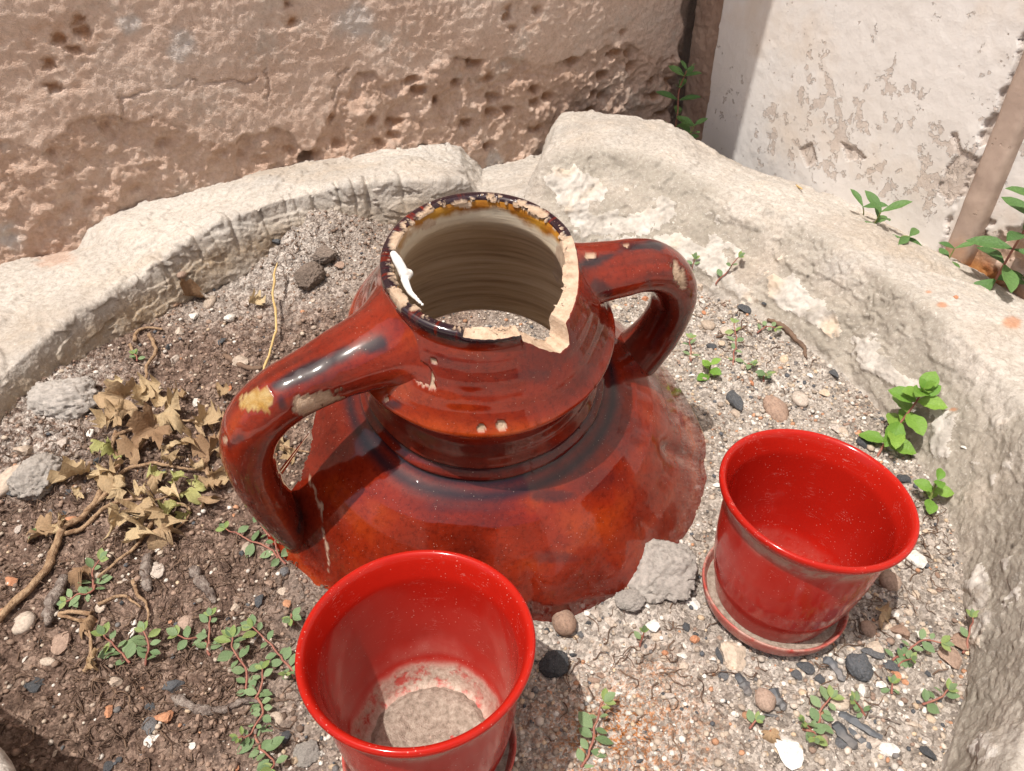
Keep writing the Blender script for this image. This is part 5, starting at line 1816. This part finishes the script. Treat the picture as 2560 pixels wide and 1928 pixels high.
LEAF_SP = [oval_leaf('spurge_blade', M_SPURGE, .66, 5, 1.0, .10, .08), oval_leaf('spurge_blade_b', M_SPURGE, .60, 5, 1.1, .04, .16), oval_leaf('spurge_blade_y', M_SPURGE_Y, .55, 5, 1.0, .16, .05)]
LEAF_MINT = [oval_leaf('mint_blade', M_MINT, .68, 8, .95, .12, .22, .03), oval_leaf('mint_blade_b', M_MINT, .62, 8, .9, .2, .30, .035)]
LEAF_PELL = [oval_leaf('pellitory_blade', M_PELL, .42, 7, .85, .10, .25, .008), oval_leaf('pellitory_blade_b', M_PELL, .36, 7, .8, .16, .12, .008)]


def orient(o, pos, direction, up, length, roll=0.0):
    y = Vector(direction).normalized()
    z = Vector(up)
    z = (z - y * z.dot(y))
    if z.length < 1e-4:
        z = Vector((0, 0, 1)).cross(y) + Vector((.01, .2, .1))
        z = z - y * z.dot(y)
    z.normalize()
    x = y.cross(z)
    R = Matrix((x, y, z)).transposed()
    if roll:
        R = R @ Matrix.Rotation(roll, 3, 'Y')
    o.matrix_local = Matrix.Translation(Vector(pos)) @ R.to_4x4() @ Matrix.Scale(length, 4)


def add_leaf(root, me, pos, direction, up, length, roll=0.0):
    o = bpy.data.objects.new('leaf', me)
    COL.objects.link(o)
    o.parent = root
    orient(o, Vector(pos) - root.location, direction, up, length, roll)
    return o


LR = random.Random(21)


def spurge(pts, label, n_pairs, size=.0105, rise=.008, group=None, tip=3):
    """Creeping spurge: a reddish stem lying low with pairs of oval leaves."""
    P = path3(pts, 30, .002, .006, LR.randint(0, 999))
    P[:, 2] += rise * np.linspace(0, 1, 30) ** 1.3
    root = empty('spurge_sprig', Vector(P[0]))
    tag(root, label, 'plant', group or 'creeping spurge sprigs on the soil')
    tube('stem', P, np.linspace(.0011, .0006, 30), M_STEM_R, root, P[0], 6)
    T = np.gradient(P, axis=0)
    view = (CAMV - Vector(P[15])).normalized()
    upv = (Vector((0, 0, 1)) * .75 + view * .25).normalized()
    for i in range(n_pairs):
        f = (i + .6) / (n_pairs + .2)
        k = min(29, int(f * 29))
        d = Vector(T[k]).normalized()
        side = d.cross(upv).normalized()
        for s_ in (-1, 1):
            if LR.random() < .12:
                continue
            dr = side * s_ + d * LR.uniform(-.35, .9) + Vector((0, 0, LR.uniform(-.15, .6)))
            L = size * LR.uniform(.55, 1.2) * (1.05 - .25 * abs(f - .5))
            me = LEAF_SP[2] if f > .85 and LR.random() < .5 else LEAF_SP[LR.randint(0, 1)]
            add_leaf(root, me, Vector(P[k]) + dr.normalized() * .0012, dr, upv + Vector((LR.uniform(-.6, .6), LR.uniform(-.6, .6), 0)), L)
    d = Vector(T[-1]).normalized()
    side = d.cross(upv).normalized()
    for j in range(tip):
        a = -1 + 2 * j / max(1, tip - 1)
        dr = d * 1.0 + side * a * 1.1 + Vector((0, 0, LR.uniform(.0, .5)))
        add_leaf(root, LEAF_SP[2] if j % 2 == 0 else LEAF_SP[0], P[-1], dr, upv + Vector((LR.uniform(-.3, .3), LR.uniform(-.3, .3), 0)), size * LR.uniform(.7, .95))
    return root


SP_G = 'creeping spurge sprigs on the soil'
spurge([(700, 1400), (660, 1370), (610, 1350), (570, 1335)], 'spurge sprig reaching left from the jar foot toward the dry ivy', 3, .0115)
spurge([(690, 1360), (660, 1330), (645, 1300), (635, 1280)], 'small spurge sprig growing up along the outside of the left jar handle', 2, .0095, .012)
spurge([(720, 1410), (700, 1390), (700, 1360)], 'short spurge tuft at the broken foot of the jar handle', 2, .0115, .012)
spurge([(790, 1440), (765, 1410), (755, 1385), (760, 1360)], 'spurge tuft casting a leaf shadow on the jar by its crack', 4, .0115, .014)
spurge([(232, 1470), (250, 1440), (265, 1415)], 'spurge tip beside the long dry vine', 2, .0125, .008)
spurge([(248, 1460), (232, 1490), (205, 1500), (180, 1520)], 'spurge sprig trailing beside the grey twig', 4, .0105, .005)
spurge([(320, 1665), (295, 1630), (270, 1600)], 'blue-green spurge rosette next to the round brown pebble', 4, .0125)
spurge([(370, 1668), (372, 1640), (372, 1600)], 'spurge shoot standing upright beside a dry stalk', 4, .0105, .014)
spurge([(525, 1640), (500, 1610), (465, 1610), (450, 1605)], 'spurge sprig pointing at the ball-shaped brown stone', 3, .0115)
spurge([(520, 1640), (520, 1600), (525, 1565)], 'spurge shoot rising between two other sprigs', 3, .0095, .010)
spurge([(642, 1760), (625, 1710), (600, 1660), (588, 1615)], 'long spurge branch with thick reddish stem left of the dusty pot', 7, .0125, .012, None, 4)
spurge([(738, 1680), (700, 1650), (665, 1610), (640, 1590)], 'spurge branch reaching out from under the rim of the dusty pot', 5, .0115, .012, None, 4)
spurge([(643, 1760), (660, 1720), (665, 1690)], 'little spurge side shoot at the fork of the long branch', 2, .0095)
spurge([(640, 1750), (648, 1800), (640, 1835), (610, 1860)], 'spurge branch of tiny leaves running below the curved root', 7, .0078, .006)
spurge([(640, 1840), (660, 1870), (672, 1910), (680, 1940)], 'broad-leaved spurge clump below the tiny-leaved branch', 6, .0135, .010, None, 4)
spurge([(735, 1560), (730, 1545), (722, 1570)], 'small spurge seedling touching the rim of the dusty pot', 2, .0095)
spurge([(735, 1700), (728, 1690), (722, 1700)], 'single spurge shoot half hidden under the dusty pot', 2, .0085)
spurge([(1452, 1925), (1475, 1880), (1495, 1830), (1510, 1780)], 'upright spurge branch on the rusty gravel right of the dusty pot', 6, .0125, .016, None, 3)
spurge([(2030, 1810), (2050, 1785), (2075, 1765)], 'spurge clump by the burnt sticks, upper branch', 4, .0110)
spurge([(2020, 1830), (2040, 1840), (2045, 1870)], 'spurge clump by the burnt sticks, lower branch', 4, .0092)
spurge([(2025, 1825), (2010, 1815), (1998, 1820)], 'spurge clump by the burnt sticks, short side branch', 2, .0088)
spurge([(2160, 1795), (2140, 1775), (2125, 1765)], 'round-leaved spurge by the thin dry stem', 3, .0092)
spurge([(2225, 1660), (2260, 1635), (2300, 1618), (2335, 1635)], 'spurge arching over the pebbles behind the right saucer', 5, .0110, .014)
spurge([(2240, 1675), (2250, 1665), (2262, 1668)], 'small spurge tuft under the arching sprig', 3, .0085)
spurge([(2408, 1640), (2415, 1610), (2410, 1580)], 'spurge seedling on a thin stalk at the basin wall', 1, .0090, .016)
spurge([(2300, 1775), (2330, 1755), (2355, 1745)], 'spurge sprig near the hooked piece of charcoal', 3, .0105, .010)
spurge([(1725, 690), (1728, 675)], 'spurge shoot peeping out behind the right jar handle', 2, .0115, .014)
spurge([(1790, 715), (1800, 695), (1830, 680), (1845, 672)], 'spurge with long stalks on the mortar behind the jar', 2, .0115, .016)
spurge([(1725, 905), (1724, 880), (1722, 866)], 'spurge shoot in root litter beside the jar shoulder', 2, .0110, .012)
spurge([(1835, 915), (1833, 880), (1832, 840)], 'tall thin spurge shoot among the roots', 4, .0105, .018)
spurge([(1890, 832), (1905, 825), (1930, 838)], 'flat spurge sprig by the frayed root', 3, .0110)
spurge([(1855, 920), (1868, 918), (1878, 925)], 'pale spurge pair beside the tall thin shoot', 2, .0105)
spurge([(1905, 960), (1912, 945), (1920, 958)], 'broad spurge clump behind the clean red pot', 4, .0120, .010)
spurge([(1595, 1625), (1596, 1605)], 'tiny spurge seedling alone on the bare gravel', 1, .0085, .012)
spurge([(1878, 1825), (1880, 1812)], 'tiny brownish spurge seedling left of the burnt sticks', 1, .0080, .006)
spurge([(345, 905), (342, 893)], 'tiny spurge rosette at the foot of the dry vine behind', 2, .0085, .004)
spurge([(88, 1352), (88, 1344)], 'tiny four-leaved seedling beside the vine knot', 1, .0062, .004)
spurge([(2230, 1735), (2232, 1722)], 'tiny grey-green seedling among pebbles', 1, .0080, .005)


def shoot(name, label, cat, group, base, stem3, leaves, blades, mat_stem, r0, r1):
    """Upright plant: stem3 world points, leaves = (fraction, azimuth deg, pitch, length)."""
    S3 = np.array(stem3, float)
    L = np.r_[0, np.cumsum(np.linalg.norm(np.diff(S3, axis=0), axis=1))]
    t = np.linspace(0, L[-1], 24)
    P = np.stack([catmull(L, S3[:, k], t) if len(S3) > 2 else np.interp(t, L, S3[:, k]) for k in range(3)], 1)
    root = empty(name, Vector(P[0]))
    tag(root, label, cat, group)
    tube('stem', P, np.linspace(r0, r1, 24), mat_stem, root, P[0], 7)
    T = np.gradient(P, axis=0)
    for (f, az, pit, ln) in leaves:
        k = min(23, int(f * 23))
        a = math.radians(az)
        dr = Vector((math.cos(a) * math.cos(pit), math.sin(a) * math.cos(pit), math.sin(pit)))
        add_leaf(root, blades[LR.randint(0, len(blades) - 1)], Vector(P[k]), dr, Vector((0, 0, 1)) + Vector((0, -.35, 0)), ln, LR.uniform(-.2, .2))
    return root


def pairs(n, f0, f1, ln0, ln1, az0, pit0=.15, pit1=.7, step=90, quad=2):
    out = []
    for i in range(n):
        f = f0 + (f1 - f0) * i / max(1, n - 1)
        ln = ln0 + (ln1 - ln0) * i / max(1, n - 1)
        for j in range(quad):
            out.append((f, az0 + step * i + 360 / quad * j + LR.uniform(-14, 14), pit0 + (pit1 - pit0) * i / max(1, n - 1) + LR.uniform(-.12, .12), ln * LR.uniform(.88, 1.1)))
    return out


def up_from(px, py, offs):
    p, n = hit(px, py)
    return [(p.x + a, p.y + b, p.z + c) for (a, b, c) in offs]


MG = 'mint shoots by the basin edge'
shoot('mint_shoot', 'small mint rosette growing low between the jar and the charcoal', 'plant', MG, None, up_from(1772, 945, [(0, 0, -.002), (0, .002, .008), (0, .003, .018)]), pairs(3, .25, 1.0, .019, .013, 20, .2, .7), LEAF_MINT, M_STEM_G, .0012, .0009)
shoot('mint_shoot', 'tall leafy mint shoot leaning on the basin slope behind the clean pot', 'plant', MG, None, up_from(2192, 1142, [(0, 0, -.002), (.012, .012, .016), (.026, .022, .034), (.038, .030, .056), (.042, .034, .066)]),
      pairs(2, .22, .42, .029, .031, 150, .1, .2) + pairs(4, .55, .98, .034, .026, 40, -.1, .6, 62) + pairs(3, .95, 1.0, .022, .014, 10, .5, 1.1, 60), LEAF_MINT, M_STEM_R, .0014, .0010)
shoot('mint_shoot', 'short yellow-green mint shoot above the rim of the clean pot', 'plant', MG, None, up_from(2322, 1262, [(0, 0, -.002), (.001, .004, .012), (.003, .008, .026)]), pairs(3, .3, 1.0, .022, .016, 60, .1, .5), LEAF_MINT, M_STEM_G, .0012, .0009)

PG = 'pellitory plants at the wall foot'
shoot('pellitory_plant', 'upright pellitory weed in the corner between the two walls', 'plant', PG, None, [(.288, 1.345, .055), (.290, 1.345, .10), (.288, 1.348, .14), (.296, 1.347, .172)],
      pairs(5, .2, .95, .046, .034, 15, .1, .5, 75) + pairs(2, .93, 1.0, .028, .020, 40, .7, 1.0), LEAF_PELL, M_STEM_R, .0016, .0010)
shoot('pellitory_plant', 'small pellitory tuft under the upright weed in the corner', 'plant', PG, None, [(.305, 1.31, .055), (.31, 1.312, .075), (.315, 1.315, .09)], pairs(3, .3, 1.0, .034, .028, 50, .2, .6, 70), LEAF_PELL, M_STEM_G, .0012, .0009)
shoot('pellitory_plant', 'two-leaved dark pellitory shoot beside the corner weed', 'plant', PG, None, up_from(1818, 352, [(0, .01, -.01), (.004, .006, .010), (.006, .006, .020)]), pairs(2, .4, 1.0, .034, .030, 70, .5, .9, 70), LEAF_PELL, M_STEM_G, .0012, .0009)
shoot('pellitory_plant', 'low pellitory sprouting over the ledge in front of the white wall', 'plant', PG, None, up_from(2200, 566, [(0, .02, -.012), (.0, .012, .008), (.0, .010, .016)]), pairs(3, .3, 1.0, .034, .036, 25, .2, .8, 60), LEAF_PELL, M_STEM_G, .0012, .0009)
shoot('pellitory_plant', 'single dark pellitory leaf pair left of the low sprout', 'plant', PG, None, up_from(2172, 550, [(0, .02, -.012), (-.004, .014, .006), (-.008, .012, .014)]), pairs(1, 1.0, 1.0, .034, .034, 120, .5, .5), LEAF_PELL, M_STEM_G, .0010, .0008)
shoot('pellitory_plant', 'drooping pellitory leaves hanging over the ledge edge', 'plant', PG, None, up_from(2265, 606, [(0, .02, -.012), (.0, .01, .004), (.004, .004, .006)]), pairs(2, .5, 1.0, .032, .030, -20, -.2, .1, 60), LEAF_PELL, M_STEM_G, .0010, .0008)
shoot('pellitory_plant', 'tall pellitory with red stem growing beside the brown post', 'plant', PG, None, up_from(2478, 716, [(0, 0, -.01), (.005, .0, .045), (.012, .0, .10), (.018, .0, .145)]),
      pairs(7, .15, .92, .056, .046, 20, -.1, .5, 68) + pairs(3, .88, 1.0, .042, .028, 30, .5, 1.0, 60), LEAF_PELL, M_STEM_R, .0016, .0010)
shoot('pellitory_plant', 'small pellitory sprig at the rusty foot of the brown post', 'plant', PG, None, [(.560, .872, .045), (.562, .872, .07), (.565, .872, .095)], pairs(3, .35, 1.0, .032, .024, 10, .0, .6, 80), LEAF_PELL, M_STEM_G, .0012, .0008)


# ------------------------------------------------------------------ withered ivy
def ivy_mesh(name, seed, mat, curl):
    """Five-lobed ivy blade, base at the origin, about 1 long, crumpled by drying."""
    rg = np.random.default_rng(seed)
    tips = [(90, 1.0), (38, .72), (142, .72), (-18, .50), (198, .50)]
    out = []
    order = [-60, -18, 8, 38, 62, 90, 118, 142, 172, 198, 240]
    rad = {-60: .16, -18: .50, 8: .34, 38: .72, 62: .42, 90: 1.0, 118: .42, 142: .72, 172: .34, 198: .50, 240: .16}
    A, R_ = [], []
    for a, b in zip(order[:-1], order[1:]):
        for f in np.linspace(0, 1, 5)[:-1]:
            A.append(a + (b - a) * f)
            fa = f * f * (3 - 2 * f)
            R_.append(rad[a] * (1 - fa) + rad[b] * fa)
    A.append(240)
    R_.append(.16)
    A, R_ = np.radians(np.array(A)), np.array(R_) * np.clip(1 + .15 * rg.normal(size=len(R_)), .55, 1.3)
    rings = [0.0, .3, .6, .85, 1.0]
    V, F = [(0, 0, 0)], []
    n = len(A)
    for k in rings[1:]:
        for a, r_ in zip(A, R_):
            V.append((k * r_ * math.cos(a), k * r_ * math.sin(a), 0))
    for i in range(n - 1):
        F.append([0, 1 + i, 2 + i])
        for q in range(len(rings) - 2):
            b = 1 + q * n
            F.append([b + i, b + n + i, b + n + i + 1, b + i + 1])
    V = np.array(V, float)
    r = np.hypot(V[:, 0], V[:, 1])
    ang = np.arctan2(V[:, 1], V[:, 0])
    # lobes fold along their midribs and the rim curls
    z = curl * .35 * r ** 2 * np.cos(ang * 3 + seed) + .10 * np.abs(np.sin(ang * 3.46 - 1.57 * 3.46 + math.pi / 2)) * r
    z += .34 * curl * fbm(V[:, 0], V[:, 1], seed, 2.6, 3, seed)
    z += -.28 * curl * np.clip(r - .35, 0, None) * (.4 + np.abs(np.cos(ang * 1.5 + seed)))
    b = curl * 1.1
    y = V[:, 1]
    V[:, 2] = z
    ca = b * np.clip(y, 0, None)
    V[:, 1] = np.where(y > 0, np.sin(ca) / max(b, 1e-3), y)
    V[:, 2] += np.where(y > 0, -(1 - np.cos(ca)) / max(b, 1e-3), 0)
    bx = curl * .9 * rg.uniform(-1, 1)
    V[:, 2] += bx * V[:, 0] ** 2
    for _ in range(3):      # dry folds
        a_ = rg.uniform(0, 2 * math.pi)
        n_ = np.array([math.cos(a_), math.sin(a_)])
        s_ = V[:, 0] * n_[0] + V[:, 1] * n_[1] - rg.uniform(.12, .38)
        s_ = np.clip(s_, 0, None)
        th_ = rg.uniform(.7, 1.9) * rg.choice([-1, 1, 1])
        V[:, 0] -= n_[0] * s_ * (1 - math.cos(th_))
        V[:, 1] -= n_[1] * s_ * (1 - math.cos(th_))
        V[:, 2] += s_ * math.sin(th_)
    me = new_mesh(name, V, F, True)
    me.materials.append(mat)
    return me


IVY = [ivy_mesh('ivy_blade', 3 + i, (M_IVY, M_IVY, M_IVY, M_IVY_P, M_IVY_G, M_IVY)[i % 6], [.8, 1.4, 1.1, 1.5, 1.3, 1.8][i % 6]) for i in range(12)]

IL = [  # px, py, length px, direction (image degrees, 0 = right, 90 = up), material slot, lift
    (375, 1010, 95, 110, 0, .012), (355, 1000, 70, 60, 0, .010), (420, 1060, 110, -20, 1, .016), (430, 1040, 100, 60, 2, .018), (275, 1075, 90, 80, 0, .014), (300, 1060, 80, 190, 5, .012),
    (330, 1035, 85, 200, 3, .022), (400, 1100, 95, 215, 3, .020), (350, 1130, 80, 250, 3, .012), (475, 1110, 80, -70, 0, .012), (500, 1070, 70, 30, 9, .010), (525, 1080, 80, 70, 0, .016), (535, 1130, 70, 230, 3, .012),
    (265, 1120, 60, 260, 4, .010), (300, 1140, 55, -60, 4, .012), (430, 1150, 60, 60, 1, .016), (425, 1170, 60, -40, 5, .012), (500, 1180, 60, -80, 2, .010), (545, 1215, 70, 30, 0, .012), (540, 1225, 65, -150, 5, .010),
    (215, 1200, 90, 200, 0, .016), (250, 1195, 80, -30, 0, .014), (275, 1205, 75, -80, 1, .012), (310, 1240, 70, 170, 1, .012), (355, 1255, 75, 10, 5, .010), (435, 1240, 85, -60, 0, .014), (440, 1220, 60, 40, 4, .012), (480, 1235, 70, -10, 4, .012),
    (395, 1200, 55, 80, 4, .010), (315, 1310, 75, 240, 0, .016), (345, 1340, 85, -40, 0, .014), (380, 1300, 100, -80, 2, .018), (400, 1310, 80, -30, 0, .014), (420, 1300, 60, 60, 4, .012), (410, 1345, 70, -60, 9, .010), (370, 1300, 60, 130, 1, .012),
    (395, 1210, 60, -100, 1, .010), (150, 1340, 65, 100, 3, .010), (165, 1330, 55, -60, 5, .012), (120, 1340, 60, 190, 3, .008), (205, 1245, 40, 200, 5, .008), (520, 1270, 55, 90, 9, .008), (465, 1290, 45, -90, 4, .006), (300, 975, 55, 170, 0, .008),
    (460, 1010, 60, 20, 5, .010), (560, 1000, 55, 120, 0, .010), (585, 1150, 60, 160, 3, .010), (700, 1130, 60, 80, 0, .006), (735, 1155, 65, 150, 0, .008)]


def vine():
    base = path3([(0, 1560), (60, 1500), (120, 1440), (148, 1372), (160, 1345), (200, 1310), (240, 1275), (270, 1225), (300, 1180), (285, 1130), (290, 1090)], 90, .006, .004, 3)
    root = empty('dead_ivy_vine', Vector(base[0]))
    tag(root, 'withered ivy vine with curled tan leaves lying left of the jar', 'vine')
    tube('stem', base, np.linspace(.0040, .0024, 90) * (1 + .35 * fbm(np.linspace(0, 30, 90), np.zeros(90), 0, 1, 3, 9)), M_VINE, root, base[0], 9, .0016, 3)
    for k, pts in enumerate([[(150, 1350), (210, 1330), (260, 1280), (330, 1260), (400, 1255), (440, 1240)], [(240, 1275), (330, 1180), (370, 1168), (430, 1175), (500, 1185), (560, 1200)], [(290, 1100), (340, 1080), (390, 1080), (430, 1060), (480, 1060)],
                             [(380, 842), (390, 880), (372, 915), (366, 960), (372, 1010)], [(335, 862), (350, 835), (372, 828), (410, 832)], [(440, 1250), (400, 1300), (350, 1370), (290, 1420), (250, 1450)], [(540, 1220), (520, 1170), (545, 1100), (560, 1040)],
                             [(330, 870), (342, 900), (350, 880)], [(420, 1260), (470, 1285), (450, 1320), (380, 1370)], [(700, 1125), (735, 1130), (770, 1140)], [(235, 1540), (150, 1545), (200, 1560), (230, 1600), (228, 1680)], [(335, 1460), (350, 1500), (375, 1520), (372, 1560)],
                             [(250, 1520), (300, 1500), (360, 1525)], [(215, 1690), (235, 1640), (228, 1590)]]):
        P = path3(pts, 44, .005, .004, 30 + k)
        tube('stem', P, np.linspace(.0026, .0012, 44) * (.75 if k > 6 else 1), M_VINE, root, base[0], 7, .0006, 40 + k)
    return root


ivy_root = vine()


def place_ivy(root, it, name='leaf'):
    (x, y, ln, dg, slot, lift) = it
    p, n = hit(x, y)
    p = p + Vector((0, 0, lift))
    a = math.radians(dg)
    p2 = ground(x + 40 * math.cos(a), y - 40 * math.sin(a), p.z)
    p1 = ground(x, y, p.z)
    dr = Vector(p2 - p1).normalized() + Vector((0, 0, LR.uniform(-.1, .35)))
    dist = (p - CAMV).length
    L = ln / FPX * dist * LR.uniform(.75, 1.1)
    o = bpy.data.objects.new(name, IVY[slot])
    COL.objects.link(o)
    up = Vector((LR.uniform(-.75, .75), -.25 + LR.uniform(-.7, .5), 1))
    if root is not None:
        o.parent = root
        orient(o, p - root.location, dr, up, L, LR.uniform(-.6, .6))
    else:
        orient(o, p, dr, up, L, LR.uniform(-.3, .3))
    return o


for it in IL:
    place_ivy(ivy_root, it)
tag(place_ivy(None, (245, 1660, 70, -70, 8, .010), 'fallen_leaf'), 'pale dry leaf on the soil under the blue-green spurge rosette', 'leaf')
tag(place_ivy(None, (640, 655 + 115, 55, 60, 0, .010), 'fallen_leaf'), 'curled tan leaf by the straw behind the jar handle', 'leaf')
tag(place_ivy(None, (470, 745, 70, 20, 3, .010), 'fallen_leaf'), 'dry brown leaf against the foot of the left stone', 'leaf')
tag(place_ivy(None, (215, 1570, 60, 20, 9, .006), 'fallen_leaf'), 'dark shrivelled leaf beside the short weathered twig', 'leaf')
tag(place_ivy(None, (2200, 1545, 60, 0, 9, .006), 'fallen_leaf'), 'brown dead leaf behind the saucer of the clean pot', 'leaf')
tag(place_ivy(None, (1925, 1840, 60, -80, 9, .004), 'fallen_leaf'), 'narrow brown leaf scrap left of the big white stone', 'leaf')
tag(place_ivy(None, (210, 1440, 50, -110, 9, .008), 'fallen_leaf'), 'olive brown leaf scrap hanging on the spurge near the vine', 'leaf')
